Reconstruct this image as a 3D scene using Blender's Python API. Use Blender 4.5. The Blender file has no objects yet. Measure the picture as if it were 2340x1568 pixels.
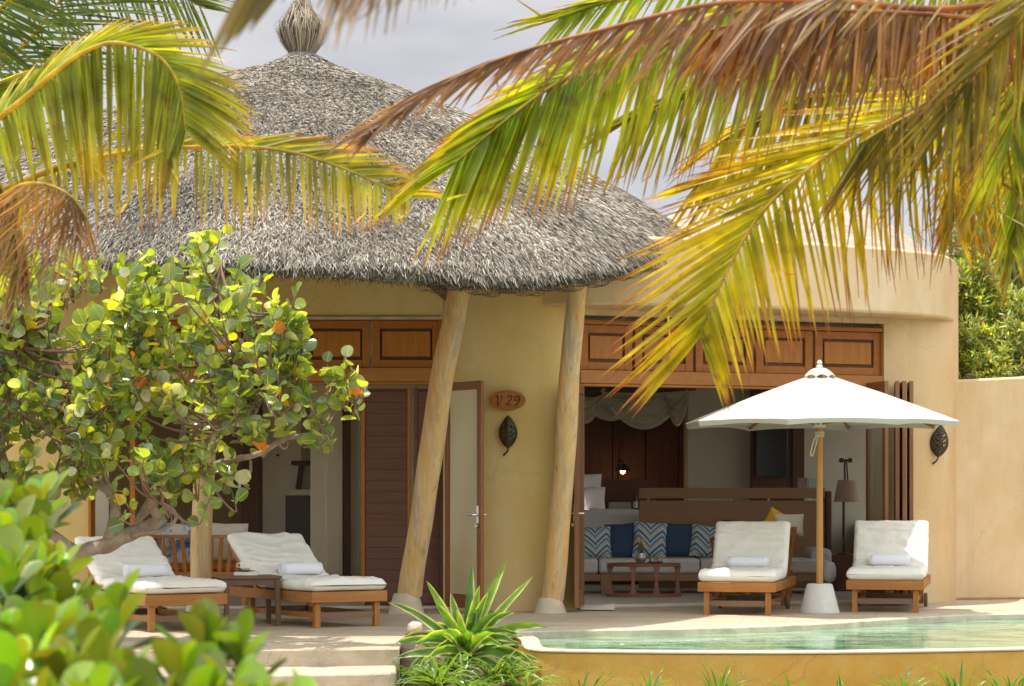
import bpy, math, random
import numpy as np
from mathutils import Vector, Matrix, noise
R = math.radians
random.seed(7); rng = np.random.default_rng(7)
S = bpy.context.scene; COL = S.collection
# ---------------------------------------------------------------- camera, sky, sun, exposure
FPX = 5500.0; EYE = 1.3; HX, HY = 1170.0, 1114.0       # focal length and horizon in 2340x1568 picture units
cam = bpy.data.cameras.new('camera'); co = bpy.data.objects.new('camera', cam); COL.objects.link(co)
co.location = (0, 0, EYE); co.rotation_euler = (R(90), 0, 0)
cam.lens = 36*FPX/2340; cam.sensor_width = 36; cam.shift_y = (HY-784)/2340; cam.clip_end = 1000; cam.clip_start = .2
cam.dof.use_dof = True; cam.dof.focus_distance = 23.5; cam.dof.aperture_fstop = 6.3
S.camera = co
SUN = Vector((.20, .03, -1)).normalized()
w = bpy.data.worlds.new("World"); S.world = w; w.use_nodes = True
nt = w.node_tree; bg = nt.nodes['Background']
sky = nt.nodes.new('ShaderNodeTexSky'); sky.sky_type = 'NISHITA'; sky.sun_disc = False
sky.sun_elevation = math.asin(-SUN.z); sky.sun_rotation = math.atan2(-SUN.x, -SUN.y)
sky.dust_density = 2.5; sky.air_density = 1.3
tc = nt.nodes.new('ShaderNodeTexCoord'); mp = nt.nodes.new('ShaderNodeMapping'); mp.inputs['Scale'].default_value = (1, 1, 3)
nz = nt.nodes.new('ShaderNodeTexNoise'); nz.inputs['Scale'].default_value = 2.2; nz.inputs['Detail'].default_value = 5
cr = nt.nodes.new('ShaderNodeValToRGB'); cr.color_ramp.elements[0].position = .36; cr.color_ramp.elements[1].position = .68
mx = nt.nodes.new('ShaderNodeMixRGB'); mx.inputs[2].default_value = (5.2, 5.1, 4.9, 1)
mu = nt.nodes.new('ShaderNodeMath'); mu.operation = 'MULTIPLY_ADD'; mu.inputs[1].default_value = .35; mu.inputs[2].default_value = .5
L = nt.links.new
L(tc.outputs['Generated'], mp.inputs[0]); L(mp.outputs[0], nz.inputs['Vector']); L(nz.outputs['Fac'], cr.inputs[0])
L(cr.outputs[0], mu.inputs[0]); L(mu.outputs[0], mx.inputs[0]); L(sky.outputs[0], mx.inputs[1]); L(mx.outputs[0], bg.inputs[0])
sp_ = nt.nodes.new('ShaderNodeSeparateXYZ'); L(tc.outputs['Generated'], sp_.inputs[0])
bk_ = nt.nodes.new('ShaderNodeMapRange'); bk_.interpolation_type = 'SMOOTHSTEP'; bk_.inputs[1].default_value = .35; bk_.inputs[2].default_value = .85; L(sp_.outputs[1], bk_.inputs[0])
gc_ = nt.nodes.new('ShaderNodeValToRGB'); gc_.color_ramp.elements[0].color = (1.34, 1.37, 1.50, 1); gc_.color_ramp.elements[1].color = (2.0, 1.98, 2.02, 1); gc_.color_ramp.elements[0].position = .3; gc_.color_ramp.elements[1].position = .7
n3_ = nt.nodes.new('ShaderNodeTexNoise'); n3_.inputs['Scale'].default_value = 9; n3_.inputs['Detail'].default_value = 3; L(mp.outputs[0], n3_.inputs['Vector']); L(n3_.outputs['Fac'], gc_.inputs[0])
m2_ = nt.nodes.new('ShaderNodeMixRGB'); L(bk_.outputs[0], m2_.inputs[0]); L(mx.outputs[0], m2_.inputs[1]); L(gc_.outputs[0], m2_.inputs[2]); L(m2_.outputs[0], bg.inputs[0])
bg.inputs[1].default_value = .15
sl = bpy.data.lights.new('sun', 'SUN'); sl.energy = 2.15; sl.angle = R(.5); sl.color = (1, .95, .86)
so = bpy.data.objects.new('sun', sl); COL.objects.link(so); so.rotation_euler = SUN.to_track_quat('-Z', 'Y').to_euler()
so.location = (0, 10, 20)
S.view_settings.view_transform = 'Standard'; S.view_settings.look = 'None'; S.view_settings.exposure = 1.46; S.view_settings.gamma = 1
S.render.engine = 'CYCLES'; S.cycles.max_bounces = 10; S.cycles.diffuse_bounces = 5; S.cycles.transmission_bounces = 6
S.cycles.use_denoising = True; S.cycles.sample_clamp_indirect = 6

# ---------------------------------------------------------------- helpers
def P(x, y, Y): return Vector(((x-HX)/FPX*Y, Y, EYE+(HY-y)/FPX*Y))
def X(x, Y): return (x-HX)/FPX*Y
def Z(y, Y): return EYE+(HY-y)/FPX*Y
OFF = {}
def tag(o, label=None, cat=None, group=None, kind=None):
    for k, v in (('label', label), ('category', cat), ('group', group), ('kind', kind)):
        if v: o[k] = v
    return o
def thing(name, label, cat, loc=(0, 0, 0), group=None):
    o = bpy.data.objects.new(name, None); COL.objects.link(o); o.location = loc; o.empty_display_size = .2
    OFF[o] = Vector(loc); return tag(o, label, cat, group)
class MB:
    def __init__(s): s.v = []; s.f = []; s.uv = {}; s.c = None; s.M = None; s.mi = []; s.m = 0
    def av(s, p):
        p = Vector(p)
        if s.M is not None: p = s.M @ p
        s.v.append(p[:]); return len(s.v)-1
    def af(s, *idx): s.f.append(tuple(idx)); s.mi.append(s.m)
    def box(s, x0, x1, y0, y1, z0, z1):
        i = [s.av((x, y, z)) for z in (z0, z1) for y in (y0, y1) for x in (x0, x1)]
        for q in ((0, 2, 3, 1), (4, 5, 7, 6), (0, 1, 5, 4), (2, 6, 7, 3), (0, 4, 6, 2), (1, 3, 7, 5)): s.af(*[i[k] for k in q])
        return s
    def beam(s, a, b, wx, wy, up=(0, 0, 1), tap=1):
        a, b = Vector(a), Vector(b); d = (b-a).normalized(); up = Vector(up)
        if abs(d.dot(up)) > .98: up = Vector((0, 1, 0))
        sx = d.cross(up).normalized(); sy = sx.cross(d)
        i = []
        for p, k in ((a, 1), (b, tap)):
            for u, v in ((-1, -1), (1, -1), (1, 1), (-1, 1)): i.append(s.av(p+sx*u*wx/2*k+sy*v*wy/2*k))
        for q in ((3, 2, 1, 0), (4, 5, 6, 7), (0, 1, 5, 4), (1, 2, 6, 5), (2, 3, 7, 6), (3, 0, 4, 7)): s.af(*[i[k] for k in q])
        return s
    def tube(s, pts, rad, n=8, cap=True):
        pts = [Vector(p) for p in pts]; m = len(pts)
        if not hasattr(rad, '__len__'): rad = [rad]*m
        ref = Vector((0, 0, 1)); rows = []
        t0 = (pts[1]-pts[0]).normalized()
        if abs(t0.z) > .9: ref = Vector((1, 0, 0))
        sx = t0.cross(ref).normalized()
        for k, p in enumerate(pts):
            t = (pts[min(k+1, m-1)]-pts[max(k-1, 0)]).normalized()
            sx = (sx-t*sx.dot(t)).normalized(); sy = t.cross(sx)
            rows.append([s.av(p+(sx*math.cos(a)+sy*math.sin(a))*rad[k]) for a in [2*math.pi*j/n for j in range(n)]])
        for k in range(m-1):
            for j in range(n): s.af(rows[k][j], rows[k][(j+1) % n], rows[k+1][(j+1) % n], rows[k+1][j])
        if cap: s.af(*rows[0][::-1]); s.af(*rows[-1])
        return s
    def lathe(s, prof, c=(0, 0, 0), n=24, sx=1, sy=1):
        c = Vector(c); rows = []
        for r, z in prof:
            rows.append([s.av(c+Vector((r*math.cos(a)*sx, r*math.sin(a)*sy, z))) for a in [2*math.pi*j/n for j in range(n)]])
        for k in range(len(rows)-1):
            for j in range(n): s.af(rows[k][j], rows[k][(j+1) % n], rows[k+1][(j+1) % n], rows[k+1][j])
        if prof[0][0] > 1e-4: s.af(*rows[0][::-1])
        if prof[-1][0] > 1e-4: s.af(*rows[-1])
        return s
    def prism(s, poly, z0, z1):
        n = len(poly); a = [s.av((x, y, z0)) for x, y in poly]
        b = [s.av((x, y, (z1[k] if hasattr(z1, '__len__') else z1))) for k, (x, y) in enumerate(poly)]
        s.af(*a[::-1]); s.af(*b)
        for k in range(n): s.af(a[k], a[(k+1) % n], b[(k+1) % n], b[k])
        return s
    def grid(s, fn, nu, nv, closeu=False):
        i = [[s.av(fn(u/nu, v/nv)) for v in range(nv+1)] for u in range(nu+1)]
        for u in range(nu):
            for v in range(nv):
                s.af(i[u][v], i[u+1][v], i[u+1][v+1], i[u][v+1])
                s.uv[len(s.f)-1] = ((u/nu, v/nv), ((u+1)/nu, v/nv), ((u+1)/nu, (v+1)/nv), (u/nu, (v+1)/nv))
        return s
    def build(s, name, mat, parent=None, bev=0, label=None, ang=.65, loc=None):
        off = OFF.get(parent, Vector((0, 0, 0))) if loc is None else Vector(loc)
        me = bpy.data.meshes.new(name); me.from_pydata([(x-off.x, y-off.y, z-off.z) for x, y, z in s.v], [], s.f)
        for m_ in (mat if isinstance(mat, (list, tuple)) else [mat]): me.materials.append(m_)
        me.polygons.foreach_set('use_smooth', [True]*len(me.polygons))
        if any(s.mi): me.polygons.foreach_set('material_index', s.mi)
        if s.uv:
            ul = me.uv_layers.new(name='UV')
            for k, uvs in s.uv.items():
                for li, q in zip(me.polygons[k].loop_indices, uvs): ul.data[li].uv = q
        me.update(); me.set_sharp_from_angle(angle=ang)
        o = bpy.data.objects.new(name, me); COL.objects.link(o)
        if loc is not None: o.location = loc
        if parent: o.parent = parent
        OFF[o] = off
        if bev:
            b = o.modifiers.new('bevel', 'BEVEL'); b.width = bev; b.segments = 2; b.limit_method = 'ANGLE'
        if label: o['label'] = label
        return o
def bigmesh(name, V, F, mats, cols=None, parent=None, uv=None, smooth=False, mi=None):
    """V (n,3) F (m,k) arrays -> one object"""
    off = OFF.get(parent, Vector((0, 0, 0)))
    me = bpy.data.meshes.new(name); V = V-np.array(off[:]); k = F.shape[1]
    me.vertices.add(len(V)); me.vertices.foreach_set('co', V.ravel().astype(np.float32))
    me.loops.add(F.size); me.loops.foreach_set('vertex_index', F.ravel().astype(np.int32))
    me.polygons.add(len(F)); me.polygons.foreach_set('loop_start', np.arange(0, F.size, k, dtype=np.int32))
    if smooth: me.polygons.foreach_set('use_smooth', np.ones(len(F), dtype=bool))
    for m_ in (mats if isinstance(mats, (list, tuple)) else [mats]): me.materials.append(m_)
    if mi is not None: me.polygons.foreach_set('material_index', mi.astype(np.int32))
    if cols is not None:
        a = me.color_attributes.new('Col', 'FLOAT_COLOR', 'POINT')
        a.data.foreach_set('color', np.concatenate([cols, np.ones((len(cols), 1))], 1).ravel().astype(np.float32))
    if uv is not None:
        u = me.uv_layers.new(name='UV'); u.data.foreach_set('uv', uv[F.ravel()].ravel().astype(np.float32))
    me.update(); me.validate()
    o = bpy.data.objects.new(name, me); COL.objects.link(o)
    if parent: o.parent = parent
    OFF[o] = off; return o
def copy_tree(o, parent=None):
    c = o.copy(); COL.objects.link(c); c.parent = parent
    for ch in [q for q in bpy.data.objects if q.parent == o]: copy_tree(ch, c)
    return c
def catmull(pts, n):
    pts = [Vector(p) for p in pts]; q = [2*pts[0]-pts[1]]+pts+[2*pts[-1]-pts[-2]]; out = []
    m = len(pts)-1
    for i in range(n+1):
        t = i/n*m; k = min(int(t), m-1); u = t-k; a, b, c, d = q[k:k+4]
        out.append(.5*((2*b)+(c-a)*u+(2*a-5*b+4*c-d)*u*u+(3*b-a-3*c+d)*u**3))
    return out
def lerp(a, b, t): return a+(b-a)*t

# ---------------------------------------------------------------- materials
def M(name, base, rough=.7, var=.12, scale=6, bump=.0, bscale=40, stretch=(1, 1, 1), c2=None, detail=6, spec=.5, lo=.3, hi=.7, coat=0, metal=0, obj=True):
    m = bpy.data.materials.new(name); m.use_nodes = True; n = m.node_tree.nodes; l = m.node_tree.links.new; b = n['Principled BSDF']
    b.inputs['Roughness'].default_value = rough; b.inputs['Specular IOR Level'].default_value = spec; b.inputs['Metallic'].default_value = metal
    b.inputs['Coat Weight'].default_value = coat
    t = n.new('ShaderNodeTexCoord'); mp = n.new('ShaderNodeMapping'); mp.inputs['Scale'].default_value = stretch
    l(t.outputs['Object'], mp.inputs[0])
    nz = n.new('ShaderNodeTexNoise'); nz.inputs['Scale'].default_value = scale; nz.inputs['Detail'].default_value = detail; nz.inputs['Roughness'].default_value = .6
    l(mp.outputs[0], nz.inputs['Vector'])
    r = n.new('ShaderNodeValToRGB'); r.color_ramp.elements[0].position = lo; r.color_ramp.elements[1].position = hi
    base = tuple(base); c2 = c2 or tuple(x*(1+var) for x in base); c1 = base if c2 is None else base
    r.color_ramp.elements[0].color = tuple(x*(1-var) for x in base)+(1,); r.color_ramp.elements[1].color = tuple(min(x, 1) for x in c2)+(1,)
    l(nz.outputs['Fac'], r.inputs[0]); l(r.outputs[0], b.inputs['Base Color'])
    if bump:
        bn = n.new('ShaderNodeTexNoise'); bn.inputs['Scale'].default_value = bscale; bn.inputs['Detail'].default_value = 5
        l(mp.outputs[0], bn.inputs['Vector']); bp = n.new('ShaderNodeBump'); bp.inputs['Strength'].default_value = bump; bp.inputs['Distance'].default_value = .02
        l(bn.outputs['Fac'], bp.inputs['Height']); l(bp.outputs[0], b.inputs['Normal'])
    return m
def wood(name, base, dark, axis=0, rough=.5, scale=9, bump=.15):
    st = [7, 7, 7]; st[axis] = .45
    return M(name, base, rough, .15, scale/3, bump, 14, tuple(st), c2=dark, lo=.3, hi=.7, spec=.25)
def addmix(m, scale, col, lo, hi, fac, stretch=(1, 1, 1)):
    """second, larger patch colour mixed over the first"""
    n = m.node_tree.nodes; l = m.node_tree.links.new; b = n['Principled BSDF']; src = b.inputs['Base Color'].links[0].from_socket
    t = n.new('ShaderNodeTexCoord'); mp = n.new('ShaderNodeMapping'); mp.inputs['Scale'].default_value = stretch; l(t.outputs['Object'], mp.inputs[0])
    nz = n.new('ShaderNodeTexNoise'); nz.inputs['Scale'].default_value = scale; nz.inputs['Detail'].default_value = 7; nz.inputs['Roughness'].default_value = .65; l(mp.outputs[0], nz.inputs['Vector'])
    r = n.new('ShaderNodeMapRange'); r.inputs[1].default_value = lo; r.inputs[2].default_value = hi; r.inputs[4].default_value = fac; l(nz.outputs['Fac'], r.inputs[0])
    x = n.new('ShaderNodeMixRGB'); l(r.outputs[0], x.inputs[0]); l(src, x.inputs[1]); x.inputs[2].default_value = tuple(col)+(1,); l(x.outputs[0], b.inputs['Base Color'])
    return m
OCH = M('ochre_plaster', (.66, .49, .21), .9, .06, 2.2, .35, 60, c2=(.68, .53, .26), spec=.1); addmix(OCH, 1.2, (.42, .30, .13), .52, .72, .35, (4, 4, .35)); addmix(OCH, .8, (.62, .40, .10), .40, .62, .6, (1, 1, .5)); addmix(OCH, 3, (.64, .52, .32), .50, .7, .4, (1, 1, .25))
SAND = M('sand_plaster', (.64, .48, .28), .9, .06, 2, .35, 60, c2=(.68, .54, .35), spec=.1); addmix(SAND, 1.3, (.42, .32, .20), .52, .72, .4, (4, 4, .3)); addmix(SAND, .7, (.54, .34, .13), .4, .62, .6, (1, 1, .5)); addmix(SAND, 4, (.44, .32, .20), .6, .85, .3, (1, 1, .2))
POOLW = M('pool_ochre', (.56, .33, .06), .85, .1, 5, .3, 90, c2=(.60, .38, .10), spec=.25); addmix(POOLW, 1.6, (.52, .25, .03), .4, .7, .6); addmix(POOLW, 45, (.42, .20, .02), .6, .75, .35)
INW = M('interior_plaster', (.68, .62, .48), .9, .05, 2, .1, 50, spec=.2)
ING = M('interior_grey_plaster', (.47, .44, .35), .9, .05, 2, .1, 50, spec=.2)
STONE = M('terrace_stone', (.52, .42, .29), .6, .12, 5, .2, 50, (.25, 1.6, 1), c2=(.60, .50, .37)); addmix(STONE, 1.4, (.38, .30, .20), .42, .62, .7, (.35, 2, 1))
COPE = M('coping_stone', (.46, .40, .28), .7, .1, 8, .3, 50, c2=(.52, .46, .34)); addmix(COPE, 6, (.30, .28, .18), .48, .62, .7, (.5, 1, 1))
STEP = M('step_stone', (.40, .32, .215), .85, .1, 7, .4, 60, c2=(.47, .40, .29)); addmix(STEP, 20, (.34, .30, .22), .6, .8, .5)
DIRT = M('soil', (.10, .08, .05), 1, .3, 12, .6, 30, c2=(.16, .13, .08))
TEAKX = wood('teak_x', (.46, .20, .045), (.26, .09, .022), 0); TEAKY = wood('teak_y', (.46, .20, .045), (.26, .09, .022), 1); TEAKZ = wood('teak_z', (.46, .20, .045), (.26, .09, .022), 2)
TRX = wood('transom_wood_x', (.44, .16, .022), (.30, .095, .013), 0, .38); TRZ = wood('transom_wood_z', (.50, .20, .028), (.32, .11, .014), 2, .35)
TRDK = wood('transom_groove', (.12, .05, .02), (.08, .03, .012), 0)
OLDX = wood('weathered_wood_x', (.22, .125, .07), (.14, .08, .045), 0); OLDZ = wood('weathered_wood_z', (.20, .115, .065), (.13, .075, .042), 2)
DARKZ = wood('dark_wood_z', (.12, .055, .035), (.075, .035, .022), 2); DARKX = wood('dark_wood_x', (.13, .075, .045), (.09, .05, .03), 0)
LOUV = wood('louvre_wood', (.19, .085, .055), (.125, .055, .036), 0, .5)
FOLDZ = wood('folding_door_wood', (.30, .14, .05), (.17, .07, .03), 2, .4)
DIVX = wood('divider_wood', (.40, .22, .11), (.30, .16, .08), 0)
LOG = M('log_post', (.66, .43, .17), .75, .12, 1.1, .5, 12, (6, 6, .35), c2=(.58, .38, .16), spec=.2); addmix(LOG, 2.4, (.32, .28, .22), .48, .62, .6, (3, 3, .25)); addmix(LOG, 1.8, (.56, .26, .05), .50, .62, .6, (2.5, 2.5, .4)); addmix(LOG, 6, (.12, .08, .05), .60, .70, .7, (3, 3, .35)); addmix(LOG, 3, (.62, .50, .33), .5, .6, .5, (9, 9, .3))
CONE = M('footing_plaster', (.50, .42, .28), .9, .1, 8, .3, 60, c2=(.55, .47, .34)); addmix(CONE, 5, (.33, .28, .2), .5, .75, .5)
CANVAS = M('off_white_canvas', (.74, .70, .61), .9, .03, 4, .9, 7, (1, 1.6, 1), c2=(.78, .75, .67), spec=.1)
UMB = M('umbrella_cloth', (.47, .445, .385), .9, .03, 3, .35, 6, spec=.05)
TOWEL = M('white_towel', (.86, .86, .90), 1, .03, 60, .5, 260, spec=.05)
CONC = M('pale_concrete', (.56, .54, .47), .9, .06, 14, .3, 90, c2=(.60, .58, .51))
IRON = M('dark_metal', (.035, .028, .02), .45, .3, 30, .3, 40, c2=(.09, .065, .04), metal=.5)
STEEL = M('steel', (.6, .6, .58), .3, .05, 10, metal=1)
NAVY = M('navy_fabric', (.045, .075, .125), .95, .08, 30, .2, 120, spec=.1)
SOFAC = M('sofa_fabric', (.55, .50, .45), .95, .04, 30, .2, 120, spec=.1)
WHITEC = M('white_linen', (.78, .74, .74), .95, .04, 20, .2, 60, spec=.1)
ORANGE = M('orange_fabric', (.60, .16, .06), .9, .1, 20)
YELLOW = M('mustard_fabric', (.70, .38, .03), .9, .1, 20)
CREAM = M('cream_fabric', (.60, .54, .42), .9, .06, 20)
BLACK = M('black_screen', (.012, .012, .014), .25, .2, 3)
RUBBER = M('rubber', (.03, .025, .02), .7)
CLAY = M('grey_brown_clay', (.20, .135, .10), .8, .2, 6, .4, 30, (1, 1, 6), c2=(.27, .20, .15))
ROCK = M('pale_rock', (.62, .50, .36), .9, .15, 20, .8, 40)
TWINE = M('rope', (.62, .54, .38), .9)
PAPER = M('paper', (.66, .62, .52), .9)
BARK = M('sea_grape_bark', (.22, .16, .11), .9, .2, 9, .8, 25, (1, 1, 1), c2=(.36, .28, .20)); addmix(BARK, 14, (.42, .35, .27), .55, .7, .6)
PBARK = M('palm_bark', (.22, .18, .13), .95, .2, 6, .8, 20, (1, 1, 4))
def leafmat(name, trans=.45, rough=.4, spec=.5, ven=False, tcol=(1, 1, 1), gain=1, spot=.35):
    m = bpy.data.materials.new(name); m.use_nodes = True; n = m.node_tree.nodes; l = m.node_tree.links.new; b = n['Principled BSDF']
    a = n.new('ShaderNodeAttribute'); a.attribute_name = 'Col'; src = a.outputs['Color']
    if ven:
        uv = n.new('ShaderNodeUVMap'); sx = n.new('ShaderNodeSeparateXYZ'); l(uv.outputs[0], sx.inputs[0])
        def ma(op, x, y=None, z=None):
            q = n.new('ShaderNodeMath'); q.operation = op
            for k, e in enumerate((x, y, z)):
                if e is None: continue
                if isinstance(e, (int, float)): q.inputs[k].default_value = e
                else: l(e, q.inputs[k])
            return q.outputs[0]
        u = ma('ABSOLUTE', ma('SUBTRACT', sx.outputs[0], .5)); mid = ma('LESS_THAN', u, .022)
        lat = ma('LESS_THAN', ma('FRACT', ma('MULTIPLY', ma('SUBTRACT', sx.outputs[1], ma('MULTIPLY', u, .9)), 6.5)), .13)
        v = ma('MAXIMUM', mid, ma('MULTIPLY', lat, .55))
        x = n.new('ShaderNodeMixRGB'); l(ma('MULTIPLY', v, .75), x.inputs[0]); l(src, x.inputs[1]); x.inputs[2].default_value = (.42, .40, .20, 1); src = x.outputs[0]
    tcc = n.new('ShaderNodeTexCoord'); nn1 = n.new('ShaderNodeTexNoise'); nn1.inputs['Scale'].default_value = 16; nn1.inputs['Detail'].default_value = 4; l(tcc.outputs['Object'], nn1.inputs['Vector'])
    mr = n.new('ShaderNodeMapRange'); mr.inputs[1].default_value = .56; mr.inputs[2].default_value = .72; mr.inputs[4].default_value = spot; l(nn1.outputs['Fac'], mr.inputs[0])
    xs = n.new('ShaderNodeMixRGB'); l(mr.outputs[0], xs.inputs[0]); l(src, xs.inputs[1]); xs.inputs[2].default_value = (.20, .10, .03, 1)
    nn2 = n.new('ShaderNodeTexNoise'); nn2.inputs['Scale'].default_value = 5; l(tcc.outputs['Object'], nn2.inputs['Vector']); mr2 = n.new('ShaderNodeMapRange'); mr2.inputs[1].default_value = .35; mr2.inputs[2].default_value = .65; mr2.inputs[3].default_value = .72; mr2.inputs[4].default_value = 1.2; l(nn2.outputs['Fac'], mr2.inputs[0])
    xm = n.new('ShaderNodeVectorMath'); xm.operation = 'SCALE'; l(xs.outputs[0], xm.inputs[0]); l(mr2.outputs[0], xm.inputs['Scale']); src = xm.outputs[0]
    l(src, b.inputs['Base Color']); b.inputs['Roughness'].default_value = rough; b.inputs['Specular IOR Level'].default_value = spec
    t = n.new('ShaderNodeBsdfTranslucent'); g = n.new('ShaderNodeMixRGB'); g.blend_type = 'MULTIPLY'; g.inputs[0].default_value = 1; g.inputs[2].default_value = tuple(c*gain for c in tcol)+(1,)
    l(src, g.inputs[1]); l(g.outputs[0], t.inputs[0]); s = n.new('ShaderNodeMixShader'); s.inputs[0].default_value = trans
    l(b.outputs[0], s.inputs[1]); l(t.outputs[0], s.inputs[2]); l(s.outputs[0], n['Material Output'].inputs[0]); return m
PALM = leafmat('palm_leaflet', .5, .4, .4, False, (1.4, 1.18, .38), 1.45, .6)
SGL = leafmat('sea_grape_leaf', .45, .25, .7, True, (1.7, 1.45, .3), 1.7)
LEAF = leafmat('green_leaf', .45, .3, .5, False, (1.5, 1.35, .35), 1.5)
NAUP = leafmat('fleshy_leaf', .38, .22, .6, False, (1.6, 1.35, .3), 1.25)
THATCH = M('thatch_base', (.16, .15, .135), 1, .4, 30, .8, 30, c2=(.30, .28, .26))
m = bpy.data.materials.new('thatch_strand'); m.use_nodes = True; n_ = m.node_tree.nodes; a_ = n_.new('ShaderNodeAttribute'); a_.attribute_name = 'Col'
m.node_tree.links.new(a_.outputs['Color'], n_['Principled BSDF'].inputs['Base Color']); n_['Principled BSDF'].inputs['Roughness'].default_value = .85; n_['Principled BSDF'].inputs['Specular IOR Level'].default_value = .2; STRAND = m

def cracks(m, sc, fac):
    n = m.node_tree.nodes; l = m.node_tree.links.new; b = n['Principled BSDF']; src = b.inputs['Base Color'].links[0].from_socket
    t = n.new('ShaderNodeTexCoord'); nz = n.new('ShaderNodeTexNoise'); nz.inputs['Scale'].default_value = 3; nz.inputs['Detail'].default_value = 4; l(t.outputs['Object'], nz.inputs['Vector'])
    ad = n.new('ShaderNodeMixRGB'); ad.blend_type = 'ADD'; ad.inputs[0].default_value = .5; l(t.outputs['Object'], ad.inputs[1]); l(nz.outputs['Color'], ad.inputs[2])
    v = n.new('ShaderNodeTexVoronoi'); v.feature = 'DISTANCE_TO_EDGE'; v.inputs['Scale'].default_value = sc; l(ad.outputs[0], v.inputs['Vector'])
    r = n.new('ShaderNodeMapRange'); r.inputs[1].default_value = .0; r.inputs[2].default_value = .012; r.inputs[3].default_value = fac; r.inputs[4].default_value = 0; l(v.outputs['Distance'], r.inputs[0])
    n2 = n.new('ShaderNodeTexNoise'); n2.inputs['Scale'].default_value = 1.2; l(t.outputs['Object'], n2.inputs['Vector']); r2 = n.new('ShaderNodeMapRange'); r2.inputs[1].default_value = .48; r2.inputs[2].default_value = .56; l(n2.outputs['Fac'], r2.inputs[0])
    mm = n.new('ShaderNodeMath'); mm.operation = 'MULTIPLY'; l(r.outputs[0], mm.inputs[0]); l(r2.outputs[0], mm.inputs[1])
    x = n.new('ShaderNodeMixRGB'); l(mm.outputs[0], x.inputs[0]); l(src, x.inputs[1]); x.inputs[2].default_value = (.16, .11, .06, 1); l(x.outputs[0], b.inputs['Base Color'])
for q_ in (OCH, SAND): cracks(q_, .55, .13)
cracks(POOLW, .8, .28); cracks(STEP, 1.2, .4)
# ---------------------------------------------------------------- ground, terrace, pool
g = MB(); g.box(-260, 260, -40, 420, -.62, -.60)
tag(g.build('garden_ground', DIRT), kind='structure')
# terrace outline (front edge curves)
def edge(xs): return [P(x, HY, Y).to_2d() for x, Y in xs]
tl = [(-700, 19.6), (-300, 19.4), (100, 19.2), (400, 19.12), (700, 19.15), (912, 19.3)]
far = [(1160, 21.7), (1300, 21.95), (1500, 22.15), (1700, 22.5), (1900, 23.15), (2050, 23.95), (2200, 24.6), (2340, 24.9), (2700, 25.4)]
fr = catmull([P(x, HY, Y) for x, Y in [(1196, 20.2), (1215, 19.72), (1300, 19.5), (1700, 19.33), (2000, 19.42), (2340, 19.75), (2800, 20.4)]], 48)
farc = catmull([P(x, HY, Y) for x, Y in far], 48)
poly = [p.to_2d() for p in catmull([P(x, HY, Y) for x, Y in tl], 24)] + [P(916, HY, 20.6).to_2d(), P(1150, HY, 20.9).to_2d()] + [p.to_2d() for p in farc] + [Vector((14, 36)), Vector((-14, 36))]
t = MB(); t.prism([p[:] for p in poly], -.6, 0)
def tiles(m, sc, ang=0):
    n = m.node_tree.nodes; l = m.node_tree.links.new; b = n['Principled BSDF']; src = b.inputs['Base Color'].links[0].from_socket
    tcn = n.new('ShaderNodeTexCoord'); mp = n.new('ShaderNodeMapping'); mp.inputs['Rotation'].default_value = (0, 0, ang); l(tcn.outputs['Object'], mp.inputs[0])
    br = n.new('ShaderNodeTexBrick'); br.inputs['Scale'].default_value = sc; br.inputs['Mortar Size'].default_value = .012; br.inputs['Color1'].default_value = (1, 1, 1, 1); br.inputs['Color2'].default_value = (.90, .88, .85, 1); br.inputs['Mortar'].default_value = (.52, .48, .42, 1); br.inputs['Row Height'].default_value = .16; br.inputs['Brick Width'].default_value = 1.3; br.inputs['Mortar Size'].default_value = .008
    l(mp.outputs[0], br.inputs['Vector']); x = n.new('ShaderNodeMixRGB'); x.blend_type = 'MULTIPLY'; x.inputs[0].default_value = 1; l(src, x.inputs[1]); l(br.outputs[0], x.inputs[2]); l(x.outputs[0], b.inputs['Base Color'])
tiles(STONE, 1.5, .15)
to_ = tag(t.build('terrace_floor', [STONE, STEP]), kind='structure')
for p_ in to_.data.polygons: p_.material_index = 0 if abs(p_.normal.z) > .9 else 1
# steps in front of the left terrace
for k, (dy, z) in enumerate(((.75, -.125), (1.5, -.27), (2.2, -.42))):
    e = [p.to_2d() for p in catmull([P(x, HY, Y-dy) for x, Y in [(-300, 19.6), (100, 19.25), (400, 19.12), (700, 19.15), (880, 19.3), (906-k*6, 19.45)]], 20)]
    b_ = [p.to_2d() for p in catmull([P(x, HY, Y-.003) for x, Y in [(905, 19.3), (700, 19.15), (400, 19.12), (100, 19.2), (-300, 19.4)]], 10)]
    s = MB(); s.prism([p[:] for p in e+b_], -.6+.002*k, z)
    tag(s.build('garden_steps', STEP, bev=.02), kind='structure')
# coping along the far side, water, pool wall
c = MB(); n = 48
def ribbon(mb, a, b, z0, z1):
    for k in range(len(a)-1):
        i = [mb.av((q.x, q.y, z)) for z in (z0, z1) for q in (a[k], a[k+1], b[k+1], b[k])]
        for q in ((0, 3, 2, 1), (4, 5, 6, 7), (0, 1, 5, 4), (2, 3, 7, 6)): mb.af(*[i[j] for j in q])
off = [p+Vector((0, -.24, 0)) for p in farc]
ribbon(c, off, [p+Vector((0, .06, 0)) for p in farc], -.07, .012)
pool = thing('swimming_pool', 'curved ochre plastered swimming pool beside the terrace with thin pale rim', 'pool', (P(1700, HY, 20).x, 20, -.6))
c.build('far_coping', COPE, pool, bev=.012)
inn = [p+Vector((0, .13, 0)) for p in fr]
wl = MB()
left_side = catmull([fr[0], P(1192, HY, 21.0), P(1175, HY, 21.5)], 8)
outer = left_side[::-1]+fr[1:]; inner = []
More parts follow.
